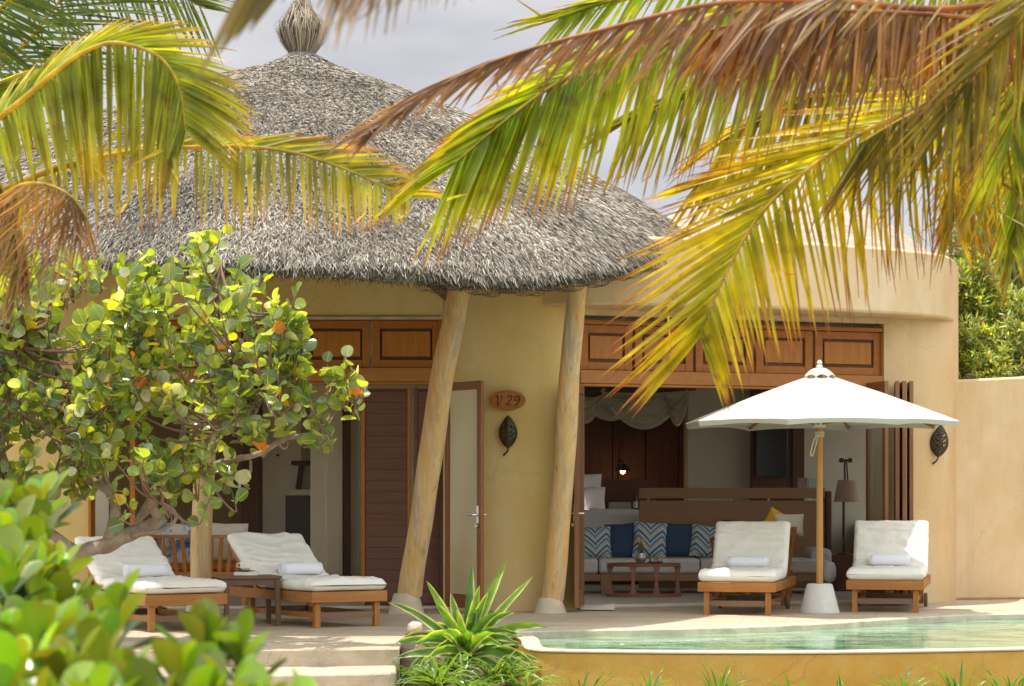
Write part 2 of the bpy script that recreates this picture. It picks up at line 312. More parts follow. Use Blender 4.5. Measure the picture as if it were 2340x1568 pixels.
for k, p in enumerate(outer):
    a = outer[max(k-1, 0)]; b = outer[min(k+1, len(outer)-1)]; d = (b-a).normalized(); inner.append(p+Vector((-d.y, d.x, 0))*.14)
ribbon(wl, outer, inner, -.6, -.045); wl.build('wall', POOLW, pool, bev=.012)
rm = MB(); ro = [lerp(o_, i_, -.08) for o_, i_ in zip(outer, inner)]; ri = [lerp(o_, i_, 1.05) for o_, i_ in zip(outer, inner)]
ribbon(rm, ro, ri, -.042, -.018); rm.build('rim', M('rim_plaster', (.54, .44, .27), .6, .1, 7, .2, 50, c2=(.60, .50, .33)), pool, bev=.008)
WAT = bpy.data.materials.new('pool_water'); WAT.use_nodes = True; n_ = WAT.node_tree.nodes; l_ = WAT.node_tree.links.new; b_ = n_['Principled BSDF']
b_.inputs['Roughness'].default_value = .04; b_.inputs['IOR'].default_value = 1.33; b_.inputs['Specular IOR Level'].default_value = .5
t_ = n_.new('ShaderNodeTexCoord'); mp_ = n_.new('ShaderNodeMapping'); mp_.inputs['Scale'].default_value = (.8, 1.6, 1); l_(t_.outputs['Object'], mp_.inputs[0])
q_ = n_.new('ShaderNodeTexNoise'); q_.inputs['Scale'].default_value = 2.2; q_.inputs['Detail'].default_value = 3; q_.inputs['Distortion'].default_value = .6; l_(mp_.outputs[0], q_.inputs[0])
r_ = n_.new('ShaderNodeValToRGB'); r_.color_ramp.elements[0].color = (.07, .20, .11, 1); r_.color_ramp.elements[1].color = (.32, .48, .31, 1); r_.color_ramp.elements[0].position = .35; r_.color_ramp.elements[1].position = .65
l_(q_.outputs[0], r_.inputs[0]); l_(r_.outputs[0], b_.inputs['Base Color'])
q2 = n_.new('ShaderNodeTexNoise'); q2.inputs['Scale'].default_value = 5; q2.inputs['Detail'].default_value = 2; l_(mp_.outputs[0], q2.inputs[0])
bp_ = n_.new('ShaderNodeBump'); bp_.inputs['Strength'].default_value = .12; bp_.inputs['Distance'].default_value = .03; l_(q2.outputs[0], bp_.inputs['Height']); l_(bp_.outputs[0], b_.inputs['Normal'])
wt = MB(); pl = [p.to_2d()[:] for p in inner]+[(p.x, p.y-.1) for p in farc[::-1]]
wt.prism(pl, -.5, -.05); tag(wt.build('pool_water', WAT), kind='structure')

# ---------------------------------------------------------------- villa
V0 = Vector((0, 27, 0))
villa = thing('villa', 'ochre plastered villa with grey domed thatch roof and open folding doors', 'villa', V0)
def pxy(*a): return [P(x, HY, Y).to_2d()[:] for x, Y in a]
W = MB()
def wallseg(mb, pts, th, z0, z1, n=12):
    """thick curved wall through (px, Y) plan points"""
    c_ = catmull([P(x, HY, Y) for x, Y in pts], n); bk = []
    for k, p in enumerate(c_):
        d = (c_[min(k+1, n)]-c_[max(k-1, 0)]).normalized(); bk.append(p+Vector((-d.y, d.x, 0))*th)
    mb.prism([p.to_2d()[:] for p in c_]+[p.to_2d()[:] for p in bk[::-1]], z0, z1)
wallseg(W, [(-420, 25.9), (0, 25.62), (205, 25.6)], .35, 0, 4.3)
wallseg(W, [(205.2, 25.6), (1013, 25.6)], .35, 3.09, 4.3, 4)
wallseg(W, [(1013.2, 25.62), (1070, 25.42), (1180, 25.28), (1260, 25.34), (1316, 25.55)], .4, 0, 4.3, 20)
W.build('wall', OCH, villa, ang=.5)
# ragged eave bead above left transom
W = MB(); wallseg(W, [(205, 25.56), (1010, 25.56)], .05, 3.085, 3.115, 4); W.build('lintel_bead', COPE, villa)
W = MB()
wallseg(W, [(1316.2, 25.6), (2020, 27.05)], .35, 3.14, 3.66, 10)
wallseg(W, [(2020.2, 27.05), (2085, 27.15), (2140, 27.3), (2168, 27.5), (2184, 27.85), (2190, 28.3)], .3, 0, 3.9, 24)
W.build('wall', SAND, villa, ang=.5)
W = MB()   # curved parapet with its soffit
c_ = catmull([P(x, HY, Y) for x, Y in [(1240, 25.30), (1330, 25.1), (1500, 25.12), (1700, 25.4), (1900, 25.85), (2040, 26.35), (2120, 26.75), (2160, 27.1), (2179, 27.6), (2184, 28.4)]], 60)
pl = [p.to_2d()[:] for p in c_]+pxy((2184, 31), (1300, 31), (1240, 25.7))
zz = [3.92]*len(pl)
W.prism(pl, 3.20, zz); W.build('parapet', SAND, villa, bev=.03, ang=.5)
# inner shells of the two rooms
fl = MB(); fl.box(X(205, 25.8), X(1012, 25.8), 25.75, 33, .001, .03)
fl.prism(pxy((1322, 25.75), (2018, 27.2))+[(X(2150, 34), 34.4), (X(1200, 34), 34.4)], .002, .04)
fl.build('interior_floor', M('interior_stone', (.48, .42, .35), .5, .1, 3, c2=(.54, .48, .40)), villa, bev=.005)
rw = MB()
rw.box(-6.5, X(1500, 33)-2, 33, 33.1, 0, 4); rw.box(-6.2, X(1110, 26), 25.97, 33.05, 3.1, 3.2)
rw.box(-6.3, -6.2, 25.97, 33, 0, .8); rw.box(-6.3, -6.2, 25.97, 33, 2.7, 3.2); rw.box(X(1110, 26)-.05, X(1110, 26)+.05, 26.05, 33, 0, 3.2)  # left side wall open at mid height, an unseen gap added to let daylight in
rw.build('interior_wall', INW, villa)
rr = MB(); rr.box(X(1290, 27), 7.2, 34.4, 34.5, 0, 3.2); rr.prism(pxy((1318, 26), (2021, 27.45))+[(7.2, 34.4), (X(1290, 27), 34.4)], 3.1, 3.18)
rr.box(X(1240, 34)-.1, X(1240, 34), 26.1, 34.4, 0, 3.2); rr.box(X(2075, 30), X(2075, 30)+.1, 28, 34.4, 0, .8); rr.box(X(2075, 30), X(2075, 30)+.1, 28, 34.4, 2.7, 3.2)  # right side wall in two bands, unseen opening added to brighten the room
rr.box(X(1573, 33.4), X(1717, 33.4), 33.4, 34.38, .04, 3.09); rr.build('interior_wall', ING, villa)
# left room details
il = MB(); il.box(X(596, 29.5), X(712, 29.5), 29.5, 29.6, .03, 3.09); il.box(X(710, 29), X(748, 29), 28.95, 29.5, .18, 3.09); il.box(X(748, 29)+.002, X(786, 29), 28.8, 29.5, .18, 3.09); il.box(X(800, 29), X(822, 29), 28.9, 29.6, .03, 3.09)
il.build('partition', INW, villa, bev=.01)
dk = MB(); dk.box(X(785, 28.8)+.01, X(800, 28.8), 28.7, 28.88, .03, 3.09); dk.box(X(552, 29), X(594, 29), 28.9, 29.3, .03, 3.09); dk.box(X(707, 28.8), X(806, 28.8), 28.6, 28.78, .03, .26)
dk.box(X(760, 28.4), X(812, 28.4), 28.35, 28.58, .03, .15); dk.build('dark_frame', DARKZ, villa, bev=.005)
st = MB(); st.box(X(750, 28), X(822, 28), 28.0, 28.34, .031, .10); st.build('inner_step', STONE, villa, bev=.005)
od = MB(); od.box(X(250, 29.4), X(552, 29.4), 29.35, 29.45, .03, 3.09); cl = od.build('door_and_dark_fill', M('olive_wood', (.14, .09, .035), .6, .1, 3), villa)  # olive door at right; the wide rest is dark fill for the dim interior
h = MB(); h.beam((X(551, 29), 28.85, Z(1084, 29)), (X(551, 29), 28.85, Z(1132, 29)), .035, .03); h.build('handle', STEEL, cl)
nk = MB(); nk.box(X(652, 29.4), X(709, 29.4), 29.42, 29.497, .03, Z(1133, 29.4)); nk.build('niche_cabinet', M('grey_cabinet', (.10, .095, .085), .6, .05, 5), villa)
ns = MB(); ns.box(X(650, 29.4), X(709.5, 29.4), 29.38, 29.498, Z(1132, 29.4), Z(1119, 29.4)); ns.build('niche_counter', INW, villa)
ns = MB(); ns.box(X(666, 29.4), X(709.4, 29.4), 29.36, 29.497, Z(1063, 29.4), Z(1053, 29.4)); ns.beam((X(680, 29.4), 29.45, Z(1118, 29.4)), (X(688, 29.4), 29.45, Z(1064, 29.4)), .06, .05)
ns.build('niche_shelf', DARKZ, villa)
ns = MB(); ns.box(X(687, 29.4), X(712, 29.4), 29.47, 29.498, Z(1118, 29.4), 3.08); ns.build('niche_shade_panel', M('niche_shade_grey', (.30, .28, .23), .8, .1, 6), villa)  # flat panel on the wall, recess shade put into its grey
for (x0, x1, y0, y1, yy, nm, mt) in ((629, 641, 1036, 1054, 29.48, 'thermostat', PAPER), (722, 737, 1024, 1040, 28.93, 'switch_plate', PAPER), (570, 577, 1052, 1080, 28.88, 'switch_plate', PAPER)):
    b = MB(); b.box(X(x0, yy), X(x1, yy), yy-.02, yy-.001, Z(y1, yy), Z(y0, yy)); o = b.build(nm, mt, villa, bev=.003)
    if nm == 'thermostat': b = MB(); b.box(X(x0+2, yy), X(x1-2, yy), yy-.024, yy-.0205, Z(y0+7, yy), Z(y0+2, yy)); b.build('display', BLACK, o)
# transoms
def transom(xs, ytop, ybot, ybeam, pl_, label=None):
    """xs: boundaries in px; pl_(px) gives Y of the plane"""
    def pt(x, y, o=0): q = P(x, y, pl_(x)); return Vector((q.x, q.y+o, q.z))
    zt = Z(ytop, pl_(xs[0])); zb = Z(ybot, pl_(xs[0])); zm = Z(ybeam, pl_(xs[0]))
    x0, x1 = xs[0], xs[-1]
    f = MB()
    def bar(xa, xb, z0, z1, o=0, th=.09):
        a = P(xa, 0, pl_(xa)); b = P(xb, 0, pl_(xb)); d = Vector((b.x-a.x, b.y-a.y, 0)).normalized(); nn = Vector((d.y, -d.x, 0))
        q = [a+nn*-o, b+nn*-o, b+nn*-(o+th), a+nn*-(o+th)]
        return [p.to_2d()[:] for p in q], z0, z1
    fr_ = MB(); fr_.prism(*bar(x0, x1, zt-.045, zt, -.045, .14)); fr_.prism(*bar(x0, x0+5, zb, zt-.046, -.03, .12)); fr_.prism(*bar(x1-6, x1, zb, zt-.046, -.03, .12))
    fr_.build('transom_frame', TRX, villa, bev=.006)
    bm = MB(); bm.prism(*bar(x0-3, x1+3, zm, zb-.002, -.06, .18)); bm.prism(*bar(x0-3, x1+3, zm-.03, zm-.002, -.045, .15)); bm.build('door_beam', wood('beam_wood', (.46, .19, .045), (.34, .13, .03), 0, .4), villa, bev=.006)
    for a, b in zip(xs[:-1], xs[1:]):
        a += 3; b -= 3; m = 17; s_ = .055
        sf = MB(); wz = (zt-.05)-(zb+.004)
        sf.prism(*bar(a, a+m, zb+.004, zt-.05, 0, .045)); sf.prism(*bar(b-m, b, zb+.004, zt-.05, 0, .045))
        sf.prism(*bar(a+m+.1, b-m-.1, zt-.05-m/205, zt-.05, .0015, .043)); sf.prism(*bar(a+m+.1, b-m-.1, zb+.004, zb+.004+m/205, .0015, .043))
        o = sf.build('transom_panel', TRX, villa, bev=.004)
        gp = MB(); gp.prism(*bar(a+m, b-m, zb+m/205, zt-.05-m/205, .03, .01)); gp.build('groove', TRDK, o)
        ip = MB(); ip.prism(*bar(a+m+5, b-m-5, zb+(m+8)/205, zt-.05-(m+6)/205, .008, .02)); ip.build('field', TRZ, o, bev=.006)
transom([214, 373, 531, 690, 848, 1008], 722, 841, 873, lambda x: 25.62)
transom([1324, 1448, 1587, 1725, 1860, 2017], 731, 845, 876, lambda x: lerp(25.72, 27.12, (x-1324)/(2017-1324)))
# dark sliding panels of the left room (horizontal boards)
for a, b, yy in ((826, 938, 25.80), (946, 1012, 25.80)):
    fx = MB(); z1 = 2.37
    fx.box(X(a, yy), X(a+8, yy), yy-.02, yy+.03, .035, z1); fx.box(X(b-7, yy), X(b, yy), yy-.02, yy+.03, .035, z1); o = fx.build('sliding_door', TRZ if a == 826 else LOUV, villa, bev=.004)
    sl_ = MB(); k = .06
    while k < z1-.05: sl_.box(X(a+8, yy)+.002, X(b-7, yy)-.002, yy-.005, yy+.02, k, min(k+.118, z1-.02)); k += .1195
    sl_.box(X(a+8, yy)+.001, X(b-7, yy)-.001, yy+.021, yy+.03, .04, z1-.01)
    sl_.build('slatting', LOUV, o, bev=.002)
jb = MB(); jb.box(X(205, 25.7)+.01, X(214, 25.7), 25.55, 25.75, .03, 2.40); jb.box(X(300, 25.7), X(312, 25.7), 25.6, 25.72, .03, 2.40); jb.build('door_jamb', TRZ, villa, bev=.004)
# open hinged door, outward between the posts
def leaf_door(name, hinge, free, z1, fillmat, wm, frame=.10, th=.045, handle=None, lab=None, z0=.045):
    a, b = Vector(hinge), Vector(free); d = (b-a).normalized(); nn = Vector((d.y, -d.x, 0)); Ln = (b-a).length
    Mx = Matrix(((d.x, -nn.x, 0, a.x), (d.y, -nn.y, 0, a.y), (0, 0, 1, 0), (0, 0, 0, 1)))
    f = MB(); f.M = Mx
    f.box(0, frame, 0, th, z0, z1); f.box(Ln-frame, Ln, 0, th, z0, z1); f.box(frame+.001, Ln-frame-.001, .001, th-.001, z1-frame*1.15, z1); f.box(frame+.001, Ln-frame-.001, .001, th-.001, z0, z0+frame*1.9)
    o = f.build(name, wm, villa, bev=.005, label=lab)
    p = MB(); p.M = Mx; p.box(frame, Ln-frame, th*.4, th*.6, z0+frame*1.8, z1-frame); p.build('panel', fillmat, o)
    if handle:
        h = MB(); h.M = Mx; x_ = Ln-.05; zc = handle
        h.box(x_-.02, x_+.02, -.006, 0, zc-.09, zc+.09); h.tube([(x_, -.006, zc), (x_, -.06, zc), (x_-.13, -.06, zc-.005)], .009, 8); h.tube([(x_, -.005, zc-.12), (x_, -.03, zc-.12)], .02, 8)
        h.tube([(x_, th+.001, zc), (x_, th+.05, zc), (x_-.12, th+.05, zc)], .009, 8)
        h.build('handle', STEEL, o)
    return o
a = P(1016, 0, 25.35); b = P(1098, 0, 24.75)
leaf_door('hinged_door', (a.x, a.y, 0), (b.x, b.y, 0), 2.40, M('door_glass_blind', (.52, .44, .24), .35, .04, 2), wood('door_wood', (.30, .12, .04), (.2, .07, .025), 2, .4), .075, handle=1.02)
a = P(1326, 0, 25.7); b = P(1312, 0, 25.0)
leaf_door('folding_door', (a.x, a.y, 0), (b.x, b.y, 0), 2.39, OLDZ, FOLDZ, .09, handle=1.03)
a = P(1318, 0, 25.66)
fd = [((1992, 27.0), (2032, 26.42)), ((2043, 27.0), (2046, 26.40)), ((2055, 27.05), (2062, 26.38)), ((2072, 27.0), (2078, 26.42))]
for k, (h_, f_) in enumerate(fd):
    a = P(h_[0]-(14 if k == 0 else 0), 0, h_[1]); b = P(f_[0]-(10 if k == 0 else 0), 0, f_[1])
    o = leaf_door('folding_door', (a.x, a.y, 0), (b.x, b.y, 0), 2.47, M('blind_cloth', (.36, .30, .20), .8, .25, 5, 0, 40, (8, 8, .2)), FOLDZ, .085)
    if k:
        for zc in (.45, 1.23, 2.1):
            hh = MB(); q = b+Vector((0, -.012, zc)); hh.tube([q+Vector((0, 0, -.06)), q+Vector((0, 0, .06))], .012, 8); hh.box(q.x-.03, q.x+.03, q.y-.006, q.y+.004, q.z-.035, q.z+.035); hh.build('hinge', STEEL, o)
# log posts with cone footings
for (bx, by, Yb, tx, ty, Yt, rb, rt) in ((462, 1328, 24.6, 486, 650, 24.9, .112, .10), (932, 1358, 24.9, 1056, 640, 24.3, .125, .115), (1257, 1368, 25.0, 1326, 630, 24.4, .118, .095)):
    A = P(bx, by, Yb); B = P(tx, ty, Yt); d = (B-A); B2 = A+d*(1.28 if tx < 1200 else 1.10)
    pts = []; rd = []
    for k in range(25):
        s_ = k/24; q = A.lerp(B2, s_); wv = .022*math.sin(s_*5+bx)+.02*noise.noise(q*1.4); pts.append(q+Vector((wv, .5*wv, 0))); rd.append(lerp(rb, rt, s_)*(1+.05*noise.noise(q*2.3)+.03*math.sin(s_*13+bx)))
    p = MB(); p.tube(pts, rd, 20); o = p.build('log_post', LOG, villa, ang=1.2)
    f = MB(); zt = A.z+.01; pr = [(rb*1.5, .0), (rb*1.32, zt*.4), (rb*1.1, zt*.85), (rb*.98, zt), (rb*.5, zt+.005)]
    f.lathe(pr, (A.x-d.x*A.z/d.z*.5, A.y, .0), 28); f.build('footing', CONE, o)
MB().beam(P(1040, 690, 24.35), P(985, 645, 25.3), .07, .09).build('roof_brace', OLDZ, villa)
# ---- thatched roof
AP = P(690, 137, 27.0)
ev = [(1560, 566, 26.6), (1490, 600, 24.9), (1400, 628, 23.6), (1300, 646, 22.6), (1170, 657, 21.7), (1000, 647, 21.2), (800, 634, 21.05), (580, 626, 21.0), (380, 618, 21.2), (150, 612, 21.8), (-100, 604, 22.7), (-330, 590, 24.4), (-440, 575, 26.5), (-420, 570, 29), (-200, 566, 31.5), (300, 560, 33), (900, 560, 33), (1300, 560, 31.5), (1520, 562, 28.8)]
EP = catmull([P(*e) for e in ev]+[P(*ev[0])], 19*8)[:-1]
NE = len(EP)
def g_(s): return .6*s+.4*s*s
def roofpt(k, s, lift=0):
    k = k % NE; k0 = int(k); e = EP[k0].lerp(EP[(k0+1) % NE], k-k0); e = Vector((e.x, e.y, e.z+.17))
    ss = min(s, 1.0); q = Vector((lerp(AP.x, e.x, ss), lerp(AP.y, e.y, ss), AP.z-(AP.z-e.z)*g_(ss)))
    q.z += .10*math.exp(-((s/.05)**2))
    if s > .93: u = (s-.93)/.07; q.z -= .06*u*u
    return q+Vector((0, 0, lift+.03*noise.noise(q*1.3)))
rf = MB(); NS = 26
rows = []
for j in range(NS+1):
    rows.append([rf.av(roofpt(k, .02+j/NS*.98)) for k in range(NE)])
def inset(k, f, dz): e = EP[k]; return Vector((lerp(e.x, AP.x, f), lerp(e.y, AP.y, f), e.z+dz))
rows.append([rf.av(inset(k, -.004, .07+.02*noise.noise(EP[k]*4))) for k in range(NE)])
rows.append([rf.av(inset(k, .012, .0+.03*noise.noise(EP[k]*5))) for k in range(NE)])
rows.append([rf.av(inset(k, .05, .03)) for k in range(NE)])
rows.append([rf.av(inset(k, .35, .70)) for k in range(NE)]); rows.append([rf.av(inset(k, .75, 1.6)) for k in range(NE)])
for j in range(len(rows)-1):
    for k in range(NE): rf.af(rows[j][k], rows[j+1][k], rows[j+1][(k+1) % NE], rows[j][(k+1) % NE])
roof = rf.build('thatched_roof', THATCH, villa, ang=1.4)
# strands laid on the roof
def strands(name, n, srange, kr, parent, ln=(.06, .17), wd=.0029, eavefringe=False):
    ks = rng.uniform(kr[0], kr[1], n); u = rng.random(n); ss = np.sqrt(srange[0]**2+u*(srange[1]**2-srange[0]**2))
    Pp = np.array([roofpt(k, s)[:] for k, s in zip(ks, ss)]); Pq = np.array([roofpt(k, min(s+.02, 1.0) if s < .98 else s)[:] for k, s in zip(ks, ss)])
    Pm = np.array([roofpt(k, s-.02)[:] for k, s in zip(ks, ss)])
    T = Pq-Pm; T /= np.linalg.norm(T, axis=1)[:, None]
    Pk = np.array([roofpt(k+.4, s)[:] for k, s in zip(ks, ss)]); A = Pk-Pp; A /= (np.linalg.norm(A, axis=1)[:, None]+1e-9)
    N = np.cross(A, T); N *= np.sign(N[:, 2])[:, None]; N /= np.linalg.norm(N, axis=1)[:, None]
    ang = rng.normal(0, .36, n); l = rng.uniform(ln[0], ln[1], n)[:, None]
    D = T*np.cos(ang)[:, None]+A*np.sin(ang)[:, None]; Wd = np.cross(N, D); tw = rng.uniform(-.9, .9, n)[:, None]; Wd = Wd*np.cos(tw)+N*np.sin(tw)
    w_ = (wd*rng.uniform(.6, 1.3, n))[:, None]; up = rng.uniform(0.004, .022, n)[:, None]; tip = rng.uniform(-.005, .05, n)[:, None]
    if eavefringe: tip = -rng.uniform(.0, .10, n)[:, None]
    p0 = Pp+N*up; p1 = Pp+D*l*.5+N*(up+tip*.6); p2 = Pp+D*l+N*(up+tip*.7)
    Vv = np.stack([p0-Wd*w_*.8, p0+Wd*w_*.8, p1+Wd*w_, p1-Wd*w_, p2+Wd*w_*.3, p2-Wd*w_*.3], 1).reshape(-1, 3)
    i = np.arange(n)[:, None]*6; F = np.concatenate([i+np.array([0, 1, 2, 3]), i+np.array([3, 2, 4, 5])], 0)
    pick = rng.random(n); base = np.where(pick[:, None] < .42, np.array([.44, .40, .335]), np.where(pick[:, None] < .72, np.array([.23, .195, .14]), np.array([.065, .057, .045])))
    patch = np.array([noise.noise(Vector(p)*.9) for p in Pp])[:, None]
    base = base*(1+.5*patch)*rng.uniform(.7, 1.3, n)[:, None]
    cols = np.repeat(base, 6, 0)
    return bigmesh(name, Vv, F, STRAND, cols, parent)
strands('thatch_layer', 380000, (.03, 1.0), (-12, 8*12), roof)
strands('eave_fringe', 14000, (.965, 1.0), (-10, 8*12), roof, (.08, .20), .004, True)
def darkfringe():
    Vv = []; F = []; C = []
    for i in range(14000):
        k = random.uniform(-8, 96); e = EP[int(k) % NE].lerp(EP[(int(k)+1) % NE], k-int(k)); f = random.uniform(-.006, .03)
        p = Vector((lerp(e.x, AP.x, f), lerp(e.y, AP.y, f), e.z+random.uniform(.0, .15)))
        d = Vector((random.gauss(0, .6), random.gauss(-.25, .3), random.gauss(-.5, .45))).normalized(); L_ = random.uniform(.03, .09)
        w_ = Vector((d.z, .2, -d.x)).normalized()*.003; b0 = len(Vv)
        Vv += [(p-w_)[:], (p+w_)[:], (p+d*L_+w_*.4)[:], (p+d*L_-w_*.4)[:]]; F.append((b0, b0+1, b0+2, b0+3)); c = random.choice([(.05, .045, .025), (.09, .08, .04), (.16, .14, .09), (.03, .03, .02)]); C += [c]*4
    return bigmesh('eave_edge', np.array(Vv), np.array(F), STRAND, np.array(C), roof)
darkfringe()
wn = MB(); wpts = []
for i in range(1100):
    k = lerp(8*.8, 8*5.2, i/1100); e = EP[int(k) % NE].lerp(EP[(int(k)+1) % NE], k-int(k)); ph = i*.52; hh = .035+.022*math.sin(i*.037)+.012*math.sin(i*.11)
    wpts.append(e+Vector((.085*math.cos(ph)*(1+.3*math.sin(i*.05)), .01*math.sin(i*.3), hh*math.sin(ph)-.03)))
wn.tube(wpts, .0026, 4, False)
wn.build('wire_netting', M('rusty_wire', (.05, .035, .02), .8), roof)
# finial tuft
def tuft():
    Vv = []; F = []; C = []; base = AP+Vector((0, 0, .10))
    for i in range(2200):
        a = random.uniform(0, 2*math.pi); rr_ = math.sqrt(random.random()); lean = random.uniform(.78, 1.22)
        hs = random.uniform(.30, .50) if random.random() < .7 else random.uniform(.45, .62)
        pts = []
        for s_ in (0, .25, .5, .75, 1):
            z = s_*hs; prof = .13+.125*math.sin(min(z/.42, 1)*math.pi*.80)*(.9+.2*math.sin(i))-.08*max(z-.3, 0)/.3
            if z > .36: prof *= max(.3, 1-(z-.36)*2.4)
            fz = max(0, s_-.55)*.12; pts.append(base+Vector((math.cos(a)*prof*lean*(.6+.4*rr_)+fz*math.sin(i*7.3), math.sin(a)*prof*lean*(.6+.4*rr_)+fz*math.cos(i*3.1), z-.03)))
        tg = Vector((-math.sin(a), math.cos(a), 0))*.005; b0 = len(Vv)
        c = random.choice([(.34, .28, .20), (.42, .36, .28), (.20, .16, .11), (.10, .085, .07), (.30, .24, .14)])
        for p in pts: Vv += [(p-tg)[:], (p+tg)[:]]; C += [c]*2
        for j in range(4): F.append((b0+2*j, b0+2*j+1, b0+2*j+3, b0+2*j+2))
    o = bigmesh('finial_tuft', np.array(Vv), np.array(F), STRAND, np.array(C), roof); return o
tuft()
b = MB(); b.lathe([(.13, 0), (.20, .12), (.21, .22), (.13, .34), (.03, .44)], AP+Vector((0, 0, .05)), 16)
b.lathe([(.30, -.05), (.22, .0), (.13, .05), (.11, .10)], AP+Vector((0, 0, .03)), 20); b.build('finial_core', THATCH, roof)

# second roof in the distance, seen through the palms
def far_hut():
    t = thing('thatched_hut', 'pale tan thatched hut roof far behind the palm leaves', 'hut', (X(1750, 60), 60, -.6))
    A = P(1760, 345, 60); c_ = Vector((A.x, 60, 0)); r_ = MB(); ze = Z(640, 60)
    r_.lathe([(4.6, ze-.15), (4.7, ze), (3.2, lerp(ze, A.z, .36)), (1.7, lerp(ze, A.z, .68)), (.3, A.z-.1), (.02, A.z+.3)], c_, 40)
    r_.build('roof', M('pale_thatch', (.30, .235, .17), 1, .2, 3, .8, 12, (1, 1, 5), c2=(.42, .34, .26)), t)
    w_ = MB(); w_.lathe([(3.4, -.6), (3.4, ze+.1)], c_, 32); w_.build('wall', SAND, t)
far_hut()
# garden wall at right
gw = MB(); wallseg(gw, [(2176, 27.86), (2205, 27.90), (2260, 27.95), (2340, 28.05), (2420, 27.9), (2520, 27.5), (2700, 27)], .28, 0, 2.6, 30)
top = gw.v
o = gw.build('garden_wall', SAND, bev=.05, loc=P(2300, HY, 28)-Vector((0, 0, EYE)), ang=.5)
for v in o.data.vertices:
    if v.co.z > 1: v.co.z = Z(862, 28)+.03*math.sin(v.co.x*1.3)+.02*v.co.x
tag(o, 'low sandy plaster garden wall running right from the villa corner', 'wall')

# ---------------------------------------------------------------- wall ornaments
sg = thing('house_sign', 'oval wooden sign reading V 29 on the ochre wall', 'sign', P(1160, 915, 25.26))
SY = 25.245; cx_, cz_ = X(1160, SY), Z(915, SY); pw, ph = 41/5500*SY, 22.5/5500*SY
b = MB(); nn = 40
ring0 = [(cx_+pw*math.cos(2*math.pi*k/nn), cz_+ph*math.sin(2*math.pi*k/nn)) for k in range(nn)]
v0 = [b.av((x, SY, z)) for x, z in ring0]; v1 = [b.av((x, SY-.025, z)) for x, z in ring0]; v2 = [b.av((cx_+(x-cx_)*.94, SY-.032, cz_+(z-cz_)*.92)) for x, z in ring0]
b.af(*v0[::-1]); b.af(*v2)
for k in range(nn): j = (k+1) % nn; b.af(v0[k], v0[j], v1[j], v1[k]); b.af(v1[k], v1[j], v2[j], v2[k])
b.build('board', wood('sign_wood', (.46, .17, .03), (.24, .08, .015), 0, .6), sg)
def strokes(lst, cx, cz, sc, r, y):
    b = MB()
    for st_ in lst:
        pts = catmull([Vector((cx+sc*(u+.18*v), y, cz+sc*v)) for u, v, *_ in st_], 22)
        wts = [q[2] if len(q) > 2 else 1 for q in st_]; m_ = len(st_)-1
        rd = [r*lerp(wts[min(int(k/22*m_), m_-1)], wts[min(int(k/22*m_)+1, m_)], k/22*m_-min(int(k/22*m_), m_-1)) for k in range(23)]
        b.tube(pts, rd, 6)
    return b
glyph = [[(-1.75, .40, .5), (-1.62, .62, .8), (-1.42, .66, 1.2), (-1.30, .35, 1.4), (-1.22, -.35, 1.3), (-1.15, -.62, .8), (-.85, -.1, .7), (-.72, .35, .8), (-.80, .62, .7), (-.98, .55, .5)],
         [(.02, .30, .9), (.10, .60, .9), (.38, .66, 1.1), (.58, .40, 1.3), (.35, -.05, 1.2), (-.05, -.58, .8)], [(-.05, -.58, .7), (.15, -.48, 1.2), (.42, -.62, 1.3), (.68, -.45, .6)],
         [(1.62, .38, .9), (1.45, .62, .9), (1.18, .60, 1.2), (1.02, .28, 1.3), (1.15, -.02, 1.0), (1.45, .05, .9), (1.62, .38, .9)], [(1.62, .45, 1.2), (1.66, .0, 1.3), (1.50, -.42, 1.2), (1.22, -.64, .9), (1.02, -.50, .8)]]
strokes(glyph, cx_-.005, cz_-.004, .078, .0048, SY-.034).build('lettering', M('black_paint', (.012, .01, .008), .5), sg)
def leaf_sconce(px, py, Y, label, s=1.0, tilt=0):
    t = thing('leaf_sconce', label, 'wall light', P(px, py, Y), 'metal leaf lights on the villa walls')
    Hh = 38/5500*Y*s; Ww = 21/5500*Y*s
    b = MB(); b.M = Matrix.Translation(P(px, py, Y)) @ Matrix.Rotation(tilt, 4, 'Y')
    slits = [(sd, v) for sd in (-1, 1) for v in (-.42, -.12, .18)]
    def outl(v): return Ww*(math.cos(v*math.pi/2)**.75)*(1-.18*v)
    def sheet(u, v):
        vv = -1+2*v; uu = -1+2*u; x = uu*outl(vv); return (x, -.05-.05*(1-uu*uu)*math.cos(vv*1.4), vv*Hh)
    N1, N2 = 20, 28; idx = [[b.av(sheet(u/N1, v/N2)) for v in range(N2+1)] for u in range(N1+1)]
    for u in range(N1):
        for v in range(N2):
            uu = -1+2*(u+.5)/N1; vv = -1+2*(v+.5)/N2; cut = False
            for sd, vc in slits:
                if sd*uu > .18 and sd*uu < .72 and abs(vv-(vc+.33*abs(uu))) < .036: cut = True
            if not cut: b.af(idx[u][v], idx[u+1][v], idx[u+1][v+1], idx[u][v+1])
    bl = b.build('blade', IRON, t, ang=1.2); bl.modifiers.new('solid', 'SOLIDIFY').thickness = .004
    b = MB(); b.M = Matrix.Translation(P(px, py, Y)) @ Matrix.Rotation(tilt, 4, 'Y')
    b.tube([(0, -.095, Hh*.8), (0, -.105, 0), (0, -.07, -Hh), (-.01, -.05, -Hh*1.2), (-.05, -.04, -Hh*1.42)], [.004, .006, .008, .01, .012], 8); b.build('stem', IRON, t)
    b = MB(); b.M = Matrix.Translation(P(px, py, Y)); b.box(-.04, .04, -.045, .0, -.08, .08); b.build('backplate', IRON, t)
leaf_sconce(1161, 987, 25.27, 'dark metal leaf light hanging below the oval sign')
